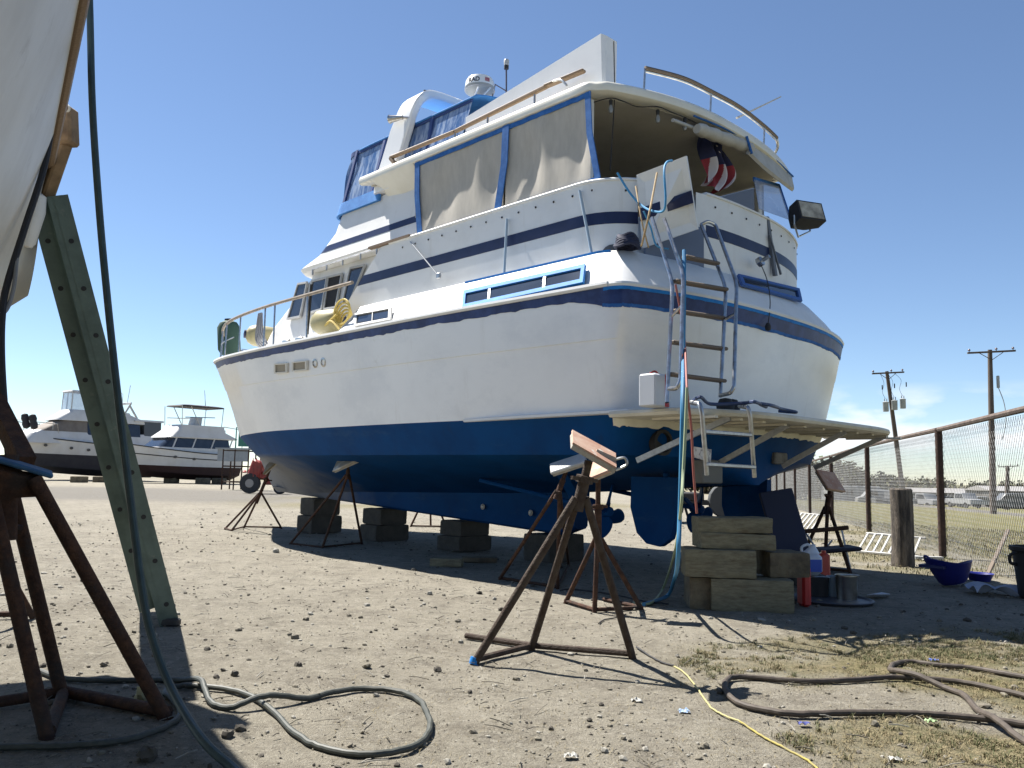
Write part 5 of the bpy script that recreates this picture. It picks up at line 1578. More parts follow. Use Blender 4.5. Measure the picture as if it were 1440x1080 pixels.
mb = MB(); a = P(1309, 797, g.y-.1); b = P(1334, 793, g.y+.2); mb.beam(a, b, .25, .03); solo('board_offcut', 'dark blue board leaning on the rim of the blue tub', 'board', mb, mat('dark_lid', (.012,.018,.10), .5))
mb = MB(); rnd = random.Random(6)
g2 = G(1393, 836)
def cl(s, t):
    x = (s-.5)*.42; y = (t-.5)*.3
    return g2 + Vector((x, y + .05*math.sin(s*5), .03 + .05*abs(math.sin(s*7+t*3)) + .03*math.sin(t*9+s*4)))
mb.grid(cl, 20, 14); solo('rag', 'pale blue grey rag dropped on the ground near the stick', 'rag', mb, mat('rag_cloth', (.32,.36,.45), .9))
mb = MB(); g3 = G(1378, 817); mb.lathe([(0, 0), (.1, 0), (.14, .08), (.145, .085), (.13, .08), (.09, .01), (0, .01)], g3, 18); solo('blue_bowl', 'small royal blue basin behind the rag', 'basin', mb, mat('royal_blue', (.012,.018,.22)))
mb = MB(); a = G(1388, 810); b = P(1418, 745, a.y+.5); mb.beam(a, b, .045, .03, bev=.006); solo('wooden_stick', 'brown stick leaning upright against the chain link fence', 'stick', mb, TEAKG)
# trash can at the frame edge
g = G(1440, 842)
root = thing('trash_can', 'black rubbish bin cut by the right edge of the picture', 'bin', g)
mb = MB(); mb.lathe([(0, 0), (.2, 0), (.215, .02), (.255, .5), (.28, .52), (.28, .56), (.25, .56), (.2, .03), (0, .03)], (0.2, 0, 0), 26); mb.v = [Vector((v.x, v.y, v.z*.86)) for v in mb.v]; build('body', mb, BLACKM, root)
mb = MB(); mb.tube(catmull([(-.05, -.02, .43), (-.11, 0, .4), (-.1, .02, .33), (-.03, .03, .31)], 5), .015, 8); build('handle', mb, BLACKM, root)

# ------------------------------------------------------------------ chain link fence
fence = thing('chain_link_fence', 'chain link fence on dark pipe posts along the right of the yard', 'fence', (FX0, FY0, 0))
FH = 1.83
base = Vector((FX0, FY0, 0))
s0, s1 = -9.5, 62.0
def fp(s, z):
    p = base + FDIR*s
    return Vector((p.x, p.y, gz(p.x, p.y) + z))
s_ = -6.14
posts = []
while s_ < 62: posts.append(s_); s_ += 6.14
for s_ in posts:
    mb = MB(); mb.tube([fp(s_, -.1), fp(s_, FH)], .05, 10)
    if s_ < 20: mb.lathe([(0, 0), (.055, 0), (.05, .03), (0, .045)], fp(s_, FH-.01), 10)
    build('fence_post', mb, mat('post_rust', (.04,.028,.025), .85, spec=.2, c2=(.07,.045,.035), scale=14, c3=(.03,.028,.026), s3=4, bump=.3), fence, 40, world=True)
mb = MB(); mb.tube([fp(s, FH+.01 + (-.02 if i % 2 else 0)*.4) for i, s in enumerate(np.arange(s0, s1, 3.07))], .036, 8)
build('top_rail', mb, mat('rail_rust', (0.12,0.09,0.072), .75, c2=(0.06,0.039,0.03), scale=6, c3=(0.18,0.15,0.12), s3=9), fence, 40, world=True)
mb = MB()
def wire(a, b, r, o):
    a = a + FNRM*o; b = b + FNRM*o
    d = (b-a).normalized(); x = d.orthogonal().normalized(); y = d.cross(x)
    vs = []
    for p in (a, b):
        for k in range(3):
            an = 2.094*k; vs.append(p + (x*math.cos(an) + y*math.sin(an))*r)
    mb.add(vs, [(0,1,4,3), (1,2,5,4), (2,0,3,5)])
pitch = .076; H0, H1 = .03, FH-.03; run = (H1-H0)*.62
s = s0
while s < 52:
    rw = .0019
    off = .052
    wire(fp(s, H0), fp(s+run, H1), rw, off+.002); wire(fp(s+run, H0), fp(s, H1), rw, off-.002)
    s += pitch
build('chain_link', mb, mat('galvanised_wire', (.27,.28,.29), .55, .4, c2=(.2,.195,.19), scale=3), fence, 0, world=True, fix=False)

# ------------------------------------------------------------------ utility poles
POLEW = mat('pole_wood', (.11,.085,.07), .9, c2=(.065,.05,.04), scale=2, stretch=(3,3,.5))
XFM = mat('transformer_grey', (0.311,0.333,0.34), .5, c2=(0.244,0.259,0.266), scale=3)
def utility_pole(base, top, arm, label, trafo=0, r=.16):
    root = thing('utility_pole', label, 'utility pole', base, 0, 'wooden utility poles beyond the fence')
    base = Vector(base); top = Vector(top); d = top-base
    mb = MB(); mb.tube([base - d*.02, base + d*.5, top], [r*1.15, r, r*.75], 10); build('pole', mb, POLEW, root, 40, world=True)
    c = base + d*.985; a = Vector((1, .0, .07))
    mb = MB(); mb.beam(c - a*arm + Vector((0, -.2, 0)), c + a*arm + Vector((0, -.2, 0)), .14, .13, bev=.01)
    for s in (-1, 1): mb.beam(c + a*s*arm*.55 + Vector((0, -.2, 0)), c + Vector((0, -.2, -.6)), .04, .04)
    build('crossarm', mb, POLEW, root, 40, world=True)
    mb = MB()
    for s in (-.93, .2, .9): mb.lathe([(0, 0), (.03, 0), (.03, .08), (.09, .1), (.09, .16), (.05, .22), (0, .24)], c + a*s*arm + Vector((0, -.2, .06)), 10)
    build('insulator', mb, mat('insulator_brown', (.12,.08,.08), .3), root, 40, world=True)
    for k in range(trafo):
        p = base + d*.70 + Vector(((k-1)*.75, -.45 if k != 1 else -.5, .15*(k-.8)))
        mb = MB(); mb.lathe([(0, 0), (.22, 0), (.24, .05), (.24, .75), (.26, .78), (.26, .82), (.1, .9), (0, .9)], p, 16)
        for q in (-.1, .1): mb.lathe([(0, 0), (.03, 0), (.05, .1), (.03, .2), (.05, .22), (.02, .3), (0, .3)], p + Vector((q, 0, .85)), 8)
        build('transformer', mb, XFM, root, 40, world=True)
        mb = MB(); mb.tube(catmull([p + Vector((0, 0, 1.1)), p + Vector((-.25, 0, 1.7)), p + Vector((-.1, 0, 2.5)), c + a*(k-1)*.6], 5), .015, 5); mb.lathe([(0, 0), (.05, 0), (.05, .4), (0, .4)], p + Vector(((k-1)*.3, -.1, 1.9)), 8); build('lead_wire', mb, BLACKM, root, 40, world=True)
    return root
b2 = G(1397, 723); t2 = P(1392, 492, b2.y)
up = utility_pole(b2, t2, 1.75, 'tallest wooden utility pole, plain crossarm, right of the fence post', 0, .2)
mb = MB(); p = b2.lerp(t2, .80); mb.box(p + Vector((.4, -.25, 0)), (.16, .2, .9), bev=.03); mb.tube(catmull([p + Vector((.4, -.25, -.4)), p + Vector((.75, -.3, -1.6)), p + Vector((.8, -.3, -3)), p + Vector((.5, -.25, -4.2))], 5), .03, 6); build('cutout_box', mb, XFM, up, 40, world=True)
b1 = P(1272, 708, 73.0); t1 = P(1247, 522, 72.0)
utility_pole(b1, t1, 1.4, 'leaning wooden utility pole carrying three grey transformers', 3, .19)
b3 = P(1416, 716, 120.0); utility_pole(b3, P(1417, 655, 120.0), 1.5, 'small far utility pole near the right edge, short crossarm', 0, .3)

# ------------------------------------------------------------------ far right: vehicles, sheds, brush
def wheels(mb, xs, y, r, w, z=0):
    for x in xs: mb.lathe([(0, -w/2), (r*.6, -w/2), (r*.95, -w/2), (r, -w/2+.03), (r, w/2-.03), (r*.95, w/2), (0, w/2)], (x, y, z+r), 16, axis=(0, 1, 0))
def vehicle(px, py, Y, kind, body, label, yaw, sc=1.0):
    c = P(px, py, Y)
    root = thing('parked_' + kind, label, kind, c, yaw, 'vehicles parked beyond the road')
    mb = MB()
    if kind == 'van': prof = [(-2.5, .35), (-2.5, 1.9), (-2.35, 2.05), (1.2, 2.05), (1.9, 1.25), (2.5, 1.05), (2.55, .35)]
    elif kind == 'truck': prof = [(-2.6, .5), (-2.6, 1.1), (-.6, 1.1), (-.5, 1.85), (.9, 1.85), (1.35, 1.15), (2.5, 1.05), (2.55, .5)]
    elif kind == 'trailer': prof = [(-3.6, .5), (-3.6, 2.3), (-3.4, 2.55), (3.2, 2.55), (3.6, 2.1), (3.6, .5)]
    else: prof = [(-2.1, .35), (-2.15, .95), (-1.6, 1.05), (-1.1, 1.5), (.4, 1.5), (1.05, 1.0), (2.1, .85), (2.15, .35)]
    rg = [[Vector((a*sc, y, b*sc)) for a, b in prof] for y in (-.92*sc, -.85*sc, .85*sc, .92*sc)]
    for k in (0, 3): rg[k] = [Vector((v.x*.985, v.y, (v.z-.5)*.97+.5)) for v in rg[k]]
    mb.loft(rg); build('body', mb, body, root, 30)
    mb = MB()
    for sg in (-1, 1):
        y = sg*.93*sc
        if kind == 'van': q = [(.2, 1.3), (.2, 1.85), (1.15, 1.85), (1.65, 1.3)]
        elif kind == 'truck': q = [(-.4, 1.2), (-.35, 1.72), (.85, 1.72), (1.15, 1.2)]
        elif kind == 'trailer': q = [(-1.5, 1.5), (-1.5, 2.0), (-.3, 2.0), (-.3, 1.5)]
        else: q = [(-1.3, 1.05), (-1.0, 1.4), (.35, 1.4), (.85, 1.05)]
        mb.plate([(a*sc, y, b*sc) for a, b in q], .01*sg)
    build('side_window', mb, GLASS, root, 0)
    for x in ((-1.5, 1.5) if kind != 'trailer' else (-.8, .3)):
        for sg in (-1, 1):
            mb = MB(); wheels(mb, [x*sc], sg*.82*sc, .36*sc, .24*sc); build('wheel', mb, RUBBER, root)
    if kind != 'trailer':
        for sg in (-1, 1):
            mb = MB(); mb.box((2.5*sc if kind != 'car' else 2.1*sc, sg*.65*sc, .8*sc), (.12, .3, .16)); build('headlight', mb, WHITEP, root)
    return root
VW = mat('vehicle_white', (0.316,0.321,0.326), .3); VG = mat('vehicle_grey', (0.112,0.117,0.123), .35); VD = mat('vehicle_dark', (0.0255,0.0281,0.0306), .3)
vehicle(1198, 712, 105, 'trailer', VW, 'long white trailer parked left of the second fence post', .1)
vehicle(1236, 713, 100, 'van', VW, 'pale van parked just right of the second fence post', 2.9)
vehicle(1256, 714, 98, 'truck', VG, 'grey pickup with dark wheel arch left of the round post', .1)
vehicle(1300, 714, 110, 'truck', VW, 'white pickup facing the road right of the round post', -1.3)
vehicle(1356, 714, 105, 'truck', VW, 'white pickup nose on to the road between two poles', -1.45)
vehicle(1380, 713, 120, 'car', VW, 'white car in the row behind the pickups', .05)
vehicle(1330, 713, 120, 'car', VD, 'dark car behind the fence post in the far row', .05)
vehicle(1425, 716, 110, 'van', VG, 'grey van near the right edge beyond the tall pole', 3.0)
# long dark shed and a white one
def shed(px0, px1, ybase, ytop, Y, m, label, depth=8, roofm=None, pitch_=.8):
    a = P(px0, ybase, Y); b = P(px1, ybase, Y); h = P(px0, ytop, Y).z - a.z; z0 = min(a.z, b.z)
    root = thing('low_shed', label, 'shed', ((a.x+b.x)/2, Y+depth/2, z0))
    w_ = b.x-a.x
    mb = MB(); mb.box((0, 0, h/2-.5), (w_, depth, h+1)); build('wall', mb, m, root, 0)
    mb = MB(); mb.loft([[(x, -depth/2-.3, h), (x, 0, h+pitch_), (x, depth/2+.3, h), (x, 0, h-.05)] for x in (-w_/2-.3, w_/2+.3)]); build('roof', mb, roofm or m, root, 0)
    for k in range(3):
        mb = MB(); x = -w_/2 + w_*(k+.6)/3.3; mb.box((x, -depth/2-.02, h*.38), (w_*.1, .06, h*.7)); build('door', mb, VD, root, 0)
    return root
SHD = mat('shed_metal', (.16,.155,.15), .7, c2=(.11,.105,.1), scale=1.5)
shed(1283, 1372, 712, 692, 150, SHD, 'long low dark shed behind the parked pickups', roofm=mat('shed_roof', (.3,.29,.28), .6))
shed(1395, 1560, 716, 690, 140, SHD, 'low dark shed at the right edge behind the tall pole', roofm=mat('shed_roof', (.3,.29,.28)))
# brush
LEAF = [mat('leaf_a', (0.0461,0.0583,0.0184), .8, c2=(0.0307,0.043,0.0135), scale=1.2), mat('leaf_b', (0.0798,0.0863,0.0369), .8, c2=(0.0553,0.0614,0.0246), scale=1.2), mat('leaf_c', (0.117,0.0979,0.0553), .85)]
BARK = mat('bark', (.10,.08,.06), .9)
def bush_mesh(wd, h, seed, n=900):
    rnd = random.Random(seed); mb = MB()
    lobes = [(Vector((rnd.uniform(-.5, .5)*wd, rnd.uniform(-.3, .3)*wd, h*rnd.uniform(.35, .8))), rnd.uniform(.16, .3)) for _ in range(9)]
    for i in range(n):
        c, r = rnd.choice(lobes)
        d = Vector((rnd.gauss(0, 1), rnd.gauss(0, 1), rnd.gauss(0, .8))).normalized() * rnd.random()**.5
        p = c + Vector((d.x*r*wd, d.y*r*wd, d.z*r*h*1.1))
        if p.z < .05*h: p.z = rnd.uniform(.05, .3)*h
        s = rnd.uniform(.05, .12)*h**.5
        a = Vector((rnd.gauss(0, 1), rnd.gauss(0, 1), rnd.gauss(0, 1))).normalized(); b = a.orthogonal().normalized(); e = a.cross(b)
        mb.add([p - b*s, p + e*s*.6, p + b*s, p - e*s*.6], [(0,1,2,3)], 0 if c.z < h*.5 and rnd.random() < .7 else rnd.choice((0, 1, 1, 2)))
    st = MB()
    for c, r in lobes: st.tube([Vector((c.x*.15, c.y*.15, -.1)), c*.5 + Vector((0, 0, .02)), c], [.05*h**.5, .035*h**.5, .012], 5)
    return mb, st
protos = []
for k in range(3):
    mb, st = bush_mesh(3.4, 2.8, 20+k)
    protos.append((mb, st))
blist = [(1128, 708, 95, 1.3), (1150, 709, 110, 1.35), (1168, 709, 125, 1.5), (1183, 709, 130, 1.5), (1203, 709, 150, 1.35), (1222, 709, 150, 1.3), (1243, 709, 150, 1.2), (1272, 710, 170, 1.1), (1290, 710, 160, 1.2), (1340, 711, 170, 1.3), (1368, 711, 175, 1.0), (1105, 707, 90, 1.1), (1082, 707, 85, 1.2), (1060, 705, 100, 1.3), (1035, 704, 90, 1.2), (1010, 704, 95, 1.3), (985, 703, 90, 1.2), (1405, 713, 175, 1.2), (1432, 714, 170, 1.3)]
made = [None]*3
for i, (px, py, Y, sc) in enumerate(blist):
    c = P(px, py, Y); k = i % 3
    if made[k] is None:
        root = thing('scrub_bush', '', 'bush', c, 0, 'scrub along the far side of the road')
        fo_ = build('foliage', protos[k][0], LEAF, root, 0, fix=False); build('stem', protos[k][1], BARK, root, 0, fix=False); made[k] = root
    else:
        root = copy_tree(made[k]); root.location = c
    root.rotation_euler = (0, 0, i*1.3); root.scale = (sc*2.0, sc*1.6, sc*1.55)
    root['label'] = 'grey green scrub bush in the low hedge far beyond the road'

# ------------------------------------------------------------------ boats far left
def far_boat(label, origin, yaw, sc, spec):
    root = thing('moored_cruiser', label, 'boat', origin, yaw, 'white cruisers propped on the far side of the yard')
    root.scale = sc
    n = 24
    def hr(b, w0, w1, us, ub, flare=1.0):
        pts = []
        for i in range(n):
            t = i/(n-1); u = us + (ub-us)*t; bb = b*(1-max(0, (t-.42)/.58)**2.1)**.9 if t < 1 else .02
            pts.append(Vector((u, max(bb, .02), w0 + (w1-w0)*max(0, (t-.2)/.8)**1.6)))
        return pts + [Vector((p.x, -p.y, p.z)) for p in reversed(pts)]
    Lh = spec['L']
    K = hr(.25, .55, .9, .2, Lh*.80); Cn = hr(spec['B']*.82, .95, 1.35, .1, Lh*.86); WL = hr(spec['B']*.92, spec['wl'], spec['wl']+.12, .05, Lh*.91); SH = hr(spec['B'], spec['S0'], spec['S1'], 0, Lh)
    BT = spec['bottom']
    mb = MB(); mb.loft([K, Cn, WL], True, False); mb.add(K, [tuple(range(len(K)))]); build('hull_bottom', mb, BT, root, 30)
    mid = [p.lerp(q, .55) + Vector((0, .03 if p.y > 0 else -.03, 0)) for p, q in zip(WL, SH)]
    mb = MB(); mb.loft([WL, mid, SH], True, False)
    for i in range(n-1): mb.add([SH[i], SH[i+1], SH[2*n-2-i], SH[2*n-1-i]], [(0,1,2,3)])
    build('hull', mb, GELF, root, 30)
    mb = MB()
    for s_ in spec.get('stripes', (.98,)):
        path = [p.lerp(q, s_) for p, q in zip(WL, SH)]
        for half in (path[:n], path[n:]):
            mb.loft([[p + Vector((0, .02*(1 if p.y > 0 else -1), -.035)), p + Vector((0, .05*(1 if p.y > 0 else -1), -.035)), p + Vector((0, .05*(1 if p.y > 0 else -1), .035)), p + Vector((0, .02*(1 if p.y > 0 else -1), .035))] for p in half])
    build('rub_rail', mb, BLACKM, root, 30)
    for x in spec.get('ports', ()):
        for sg in (1, -1):
            t = x/Lh; bb = spec['B']*(1-max(0, (t-.42)/.58)**2.1)**.9
            mb = MB(); z = spec['S0'] + (spec['S1']-spec['S0'])*max(0, (t-.2)/.8)**1.6 - .5
            mb.lathe([(0, 0), (.16, 0), (.16, .05), (0, .05)], (x, (bb-.06)*sg, z), 14, axis=(.25, sg, -.15)); mb.v = [Vector((v.x, v.y, z+(v.z-z)*.6)) for v in mb.v]
            build('porthole', mb, GLASS, root, 30)
    for nm, m, loops in spec['tops']:
        mb = MB(); mb.loft([loop(*q) for q in loops]); build(nm, mb, m, root, 30)
    for nm, m, segs, r in spec.get('rails', ()):
        for sgm in segs: mb = MB(); mb.tube(sgm, r, 6); build(nm, mb, m, root, 30)
    return root
GELF = mat('far_gelcoat', (.56,.56,.555), .4, c2=(.5,.49,.47), scale=.8)
TRUNK = mat('tan_canvas', (0.184,0.159,0.135), .8, c2=(0.123,0.105,0.0921), scale=1)
REDB = mat('oxblood_bottom', (.03,.012,.011), .7, c2=(.04,.015,.015), scale=2)
BLKB = mat('black_bottom', (.022,.020,.028), .7, c2=(.03,.03,.035), scale=2)
# boat B: the trawler with a black bimini
oB = P(322, 679, 61.0); 
specB = dict(wl=1.55, L=11.0, B=1.9, S0=2.55, S1=3.25, bottom=REDB, stripes=(.55, .98), ports=(6.2, 4.6),
  tops=[('cabin', GELF, [(2.5, 1.55, 7.9, 1.0, .5), (2.95, 1.5, 7.5, 1.0, .5)]),
        ('saloon_window', GLASS, [(2.95, 1.47, 7.4, 1.1, .5), (3.65, 1.36, 6.5, 1.2, .5)]),
        ('flybridge', GELF, [(3.65, 1.5, 6.75, .6, .5), (3.72, 1.55, 6.7, .4, .5), (4.2, 1.4, 6.0, 1.6, .45), (4.65, 1.35, 5.6, 1.7, .4)]),
        ('helm_seat', GELF, [(4.6, .5, 4.0, 3.3, .1), (5.3, .45, 3.8, 3.2, .1)]),
        ('bimini_top', BLKB, [(6.02, 1.3, 5.7, 1.7, .5), (6.12, 1.3, 5.6, 1.8, .5), (6.2, .9, 5.0, 2.2, .5)])],
  rails=[('window_post', GELF, [[(x, 1.5*s, 2.95), (x-.35, 1.4*s, 3.68)] for x in (6.3, 4.6, 2.9, 1.2) for s in (1, -1)], .06),
         ('bimini_frame', STEEL, [[(5.5, 1.3*s, 4.6), (5.6, 1.3*s, 6.05)] for s in (1, -1)] + [[(1.9, 1.3*s, 4.6), (1.8, 1.3*s, 6.05)] for s in (1, -1)] + [[(3.9, 1.3*s, 4.6), (4.8, 1.3*s, 6.05)] for s in (1, -1)] + [[(2.6, 1.35*s, 5.3), (5.3, 1.35*s, 5.2)] for s in (1, -1)], .035),
         ('aft_rail', WHITEP, [[(1.7, 1.35*s, 4.65), (-.2, 1.3*s, 4.5), (-.2, 1.3*s, 2.6)] for s in (1, -1)], .04),
         ('antenna', WHITEP, [[(3, .5, 6.2), (3.2, .5, 7.4)], [(2.4, -.5, 6.2), (2.5, -.5, 7.2)]], .02)])
far_boat('white trawler with black bimini and dark red bottom, right of the green ladder', (oB.x, oB.y, gz(oB.x, oB.y)-.3), R(232), (.84, .86, .93), specB)
# boat A: the longer cruiser behind the ladder
oA = P(212, 676, 66.0)
specA = dict(wl=1.95, L=14.5, B=2.2, S0=2.7, S1=3.35, bottom=BLKB, stripes=(.97,), ports=(11.0, 8.9, 7.4),
  tops=[('foredeck', GELF, [(2.7, 1.8, 13.4, 1.0, 1.0), (3.3, 1.65, 12.8, 1.0, 1.0), (3.55, 1.5, 12.0, 1.0, .8)]),
        ('windscreen_cover', TRUNK, [(3.5, 1.55, 12.0, 6.0, .8), (4.25, 1.3, 9.9, 6.2, .7)]),
        ('saloon_window', GLASS, [(2.95, 1.70, 7.6, 2.2, .3), (4.2, 1.45, 7.4, 2.3, .3)]),
        ('flybridge', GELF, [(4.25, 1.5, 10.3, 1.6, .7), (4.36, 1.5, 10.2, 1.4, .7), (4.85, 1.3, 9.2, 3.2, .6), (5.0, 1.2, 9.0, 3.3, .5)]),
        ('helm_screen', CLEAR, [(4.95, 1.1, 8.9, 6.4, .3), (6.2, 1.0, 8.8, 6.4, .3)]),
        ('hard_bimini', GELF, [(6.2, 1.1, 9.0, 6.2, .3), (6.3, 1.05, 8.9, 6.3, .3)]),
        ('aft_enclosure', mat('smoked_vinyl', (.05,.055,.065), .25), [(2.7, 1.6, 1.8, .05, .1), (4.45, 1.5, 1.9, .1, .1)]),
        ('aft_roof', GELF, [(4.45, 1.65, 2.9, -.1, .1), (4.58, 1.6, 2.9, -.1, .1)])],
  rails=[('bow_rail', STEEL, [[(10.0, 1.6*s, 3.35), (10.2, 1.7*s, 3.95), (12.4, 1.2*s, 4.05), (14.2, .1*s, 4.2)] for s in (1, -1)] + [[(x, y*s, 3.2), (x, y*s, 4.05)] for x, y in ((10.5, 1.5), (12, 1.1), (13.3, .6)) for s in (1, -1)], .03),
         ('screen_post', WHITEP, [[(8.8, 1.05*s, 4.95), (8.75, 1.0*s, 6.25)] for s in (1, -1)] + [[(6.5, 1.05*s, 4.95), (6.5, 1.0*s, 6.25)] for s in (1, -1)] + [[(8.8, 0, 4.95), (8.75, 0, 6.25)]], .05),
         ('arch', WHITEP, [[(4.2, 1.4*s, 4.5), (3.2, 1.2*s, 5.7)] for s in (1, -1)] + [[(3.2, 1.2, 5.7), (3.2, -1.2, 5.7)], [(2.4, 1.3, 4.5), (3.3, 1.2, 5.5)]], .09),
         ('antenna', WHITEP, [[(3.2, .4, 5.7), (3.0, .4, 7.0)], [(3.3, -.4, 5.7), (3.3, -.4, 6.4), (3.8, -.4, 6.5)]], .03)])
far_boat('long white cruiser with dark bottom and tan windscreen cover, behind the green ladder', (oA.x, oA.y, gz(oA.x, oA.y)-.35), R(229), (.76, .84, 1.1), specA)
# fenders on boat A's foredeck are a few pixels each
for k, (px, py) in enumerate(((36, 592), (47, 593))):
    c = P(px, py, 56.0); mb = MB(); mb.lathe([(0, -.55), (.2, -.45), (.25, -.2), (.2, 0), (.25, .2), (.2, .45), (0, .55)], c, 12, axis=(-.25, 0, 1)); solo('deck_fender', ('left' if k == 0 else 'right') + ' one of two black fenders standing on the far cruiser foredeck', 'fender', mb, BLACKM, 'fenders on the far cruiser')
# blocks under the far boats
for (px, py, bo_, lab) in ((85, 678, 'A', 'long cruiser bow'), (118, 678, 'A', 'long cruiser middle'), (222, 679, 'B', 'trawler bow'), (268, 680, 'B', 'trawler middle'), (292, 680, 'B', 'trawler stern')):
    c = G(px, py+1); mb = MB(); mb.box(c + Vector((0, 2.2, .2)), (.8, .8, .42), bev=.04); solo('keel_block', f'dark block pile under the {lab}', 'keel block', mb, TIMBERD, 'blocks under the far boats')

# ------------------------------------------------------------------ red machine, scaffold and trailer in the middle distance
c = G(356, 694)
root = thing('red_tractor', 'red tractor with a big black wheel, half hidden behind the bow', 'tractor', c)
mb = MB(); s = c.y/FPX
mb.box((.55, .6, 1.25), (1.5, 1.2, .55), bev=.12); mb.box((.1, .3, 1.75), (.9, .9, 1.2), Matrix.Rotation(R(18), 3, 'Y'), bev=.1); mb.box((1.4, .8, .8), (1.6, .9, .35), bev=.08); build('body', mb, mat('tractor_red', (.30,.03,.02), .45, c2=(.2,.03,.02), scale=3), root)
for x in (-.25, 1.9):
    mb = MB(); wheels(mb, [x], 0, .72 if x < 0 else .45, .4); w_o = build('wheel', mb, RUBBER, root); mb = MB(); mb.lathe([(0, -.22), (.3, -.22), (.32, -.18), (0, -.15)], (x, 0, .72 if x < 0 else .45), 14, axis=(0, 1, 0)); build('rim', mb, mat('dull_rim', (.28,.26,.24), .6), w_o)
mb = MB(); mb.lathe([(0, 0), (.14, 0), (.16, .1), (0, .2)], (-.6, -.3, 1.45), 12); build('lamp', mb, mat('tractor_red', (.3,.03,.02)), root)
for k in range(5):
    mb = MB(); mb.tube([(.0+.25*k, -.2, 1.2), (-.1+.25*k, -.1, 2.5)], .035, 6); build('frame_bar', mb, mat('tractor_red', (.3,.03,.02)), root)
c = G(336, 689)
root.scale = (.62, .62, .62)
c = G(336, 689)
root = thing('scaffold_frame', 'rusty pipe scaffold with a green cage left of the red tractor', 'scaffold', c)
mb = MB()
for x in (-.9, -.3, .4):
    for y in (0, 1.2): mb.tube([(x, y, 0), (x, y, 2.1 if x < .3 else 3.1)], .04, 6)
for z in (.4, 1.2, 2.0): mb.tube([(-.9, 0, z), (.4, 0, z)], .035, 6); mb.tube([(-.9, 1.2, z), (.4, 1.2, z)], .035, 6)
build('pipe', mb, RUST, root)
mb = MB(); mb.box((-.3, .6, 2.1), (2.0, 1.4, .08)); mb.box((-.4, .0, 1.75), (1.6, .04, .6)); build('deck', mb, XFM, root)
mb = MB(); mb.tube([(-.3, 0, 2.1), (-.3, 0, 3.2), (.9, 0, 3.2), (.9, 0, 2.1)], .04, 6); mb.box((.3, .1, 2.6), (1.0, .05, .75)); build('cage', mb, mat('green_cage', (.05,.19,.14), .6), root)
# trailer glimpsed under the stern
c = G(1002, 735)
root = thing('boat_trailer', 'dark trailer with a grey spare wheel seen beneath the stern', 'trailer', c)
mb = MB(); mb.beam((-1.6, .4, .45), (.6, .4, .5), .1, .1); mb.beam((-1.6, -.4, .45), (.6, -.4, .5), .1, .1); mb.box((-.9, 0, .62), (1.2, .9, .2), bev=.03); mb.tube([(-.6, -.2, 0), (-.75, -.2, .5)], .03, 6); build('frame', mb, BLACKM, root)
for x in (.22, -1.2):
    mb = MB(); wheels(mb, [x], -.4, .42, .2, .12 if x > 0 else 0); build('wheel', mb, mat('grey_tyre', (.05,.055,.06), .8), root)
mb = MB(); mb.loft([[(-1.5+.1*k, y, z) for y, z in ((-.4, .75), (.4, .75), (.3, 1.25-.1*k), (-.3, 1.25-.1*k))] for k in range(4)] ); build('cover', mb, CREAM, root)

# ------------------------------------------------------------------ boat at the upper left and what hangs from it
LBT = P(62, 262, 5.35)       # bow end of its rub rail
lb_dir = Vector((1.74-3.0, 2.0, 0)).normalized()     # heading (away from the camera)
lb_r = Vector((lb_dir.y, -lb_dir.x, 0))
LB = thing('white_boat_bow', 'off white boat looming at the upper left with a brown wooden rub rail', 'boat', (LBT.x, LBT.y, 0))
def lbp(s, off, z): # s metres back from the bow end along its side; off outward (right)
    return LBT - lb_dir*s + lb_r*off + Vector((0, 0, z-LBT.z))
ss = np.linspace(0, 9.5, 34)
def half(s): return 2.1*(1-math.exp(-s/1.15)) + .04     # half breadth
def side(s, k):   # k 0 sheer .. 1 keel
    rise = LBT.z + .05*s
    keelz = .55 + 1.6*math.exp(-s/.9)
    z = rise + (keelz-rise)*k
    hb = half(s)*(1 - .3*k - .64*k**4)
    return hb, z
mb = MB(); ks = np.linspace(0, 1, 14)
def axis_pt(s, lat, z): # centreline lies inboard so that the right hand sheer passes through the photographed line
    c = LBT - lb_dir*(s) - lb_r*(half(5.5)*.0)
    curve = 2.1*(1-math.exp(-s/1.15)) + .04
    return LBT - lb_dir*s + lb_r*(lat - curve) + Vector((0, 0, z-LBT.z))
rings = []
for s in ss:
    row = []
    for k in ks: hb, z = side(s, k); row.append(axis_pt(s, hb, z))
    for k in reversed(ks): hb, z = side(s, k); row.append(axis_pt(s, -hb, z))
    rings.append(row)
mb.loft(rings, True, True)
build('hull', mb, mat('aged_gelcoat', (.60,.57,.50), .45, c2=(.50,.46,.38), scale=1.2, c3=(.36,.31,.23), s3=3, lo3=.6, hi3=.8), LB, 40, world=True)
mb = MB(); mb.tube([axis_pt(s, half(s)+.01, LBT.z + .05*s) for s in np.linspace(0, 9.0, 40)], .026, 8); build('rub_rail', mb, TEAK, LB, 40, world=True)
mb = MB(); mb.tube([axis_pt(s, half(s)+.0, LBT.z + .16 + .05*s) for s in np.linspace(.2, 9.0, 40)], .018, 8); build('upper_rail', mb, mat('dark_teak', (.12,.07,.04), .6), LB, 40, world=True)
mb = MB(); mb.tube(catmull([P(85, 40, 4.0), P(75, 68, 4.1), P(55, 117, 4.3)], 4), .008, 6); build('grab_rail', mb, STEEL, LB, 40, world=True)
mb = MB(); mb.box(P(70, 28, 3.9), (.05, .03, .05), bev=.01); build('vent_fitting', mb, mat('verdigris', (.12,.17,.15), .6), LB, 40, world=True)
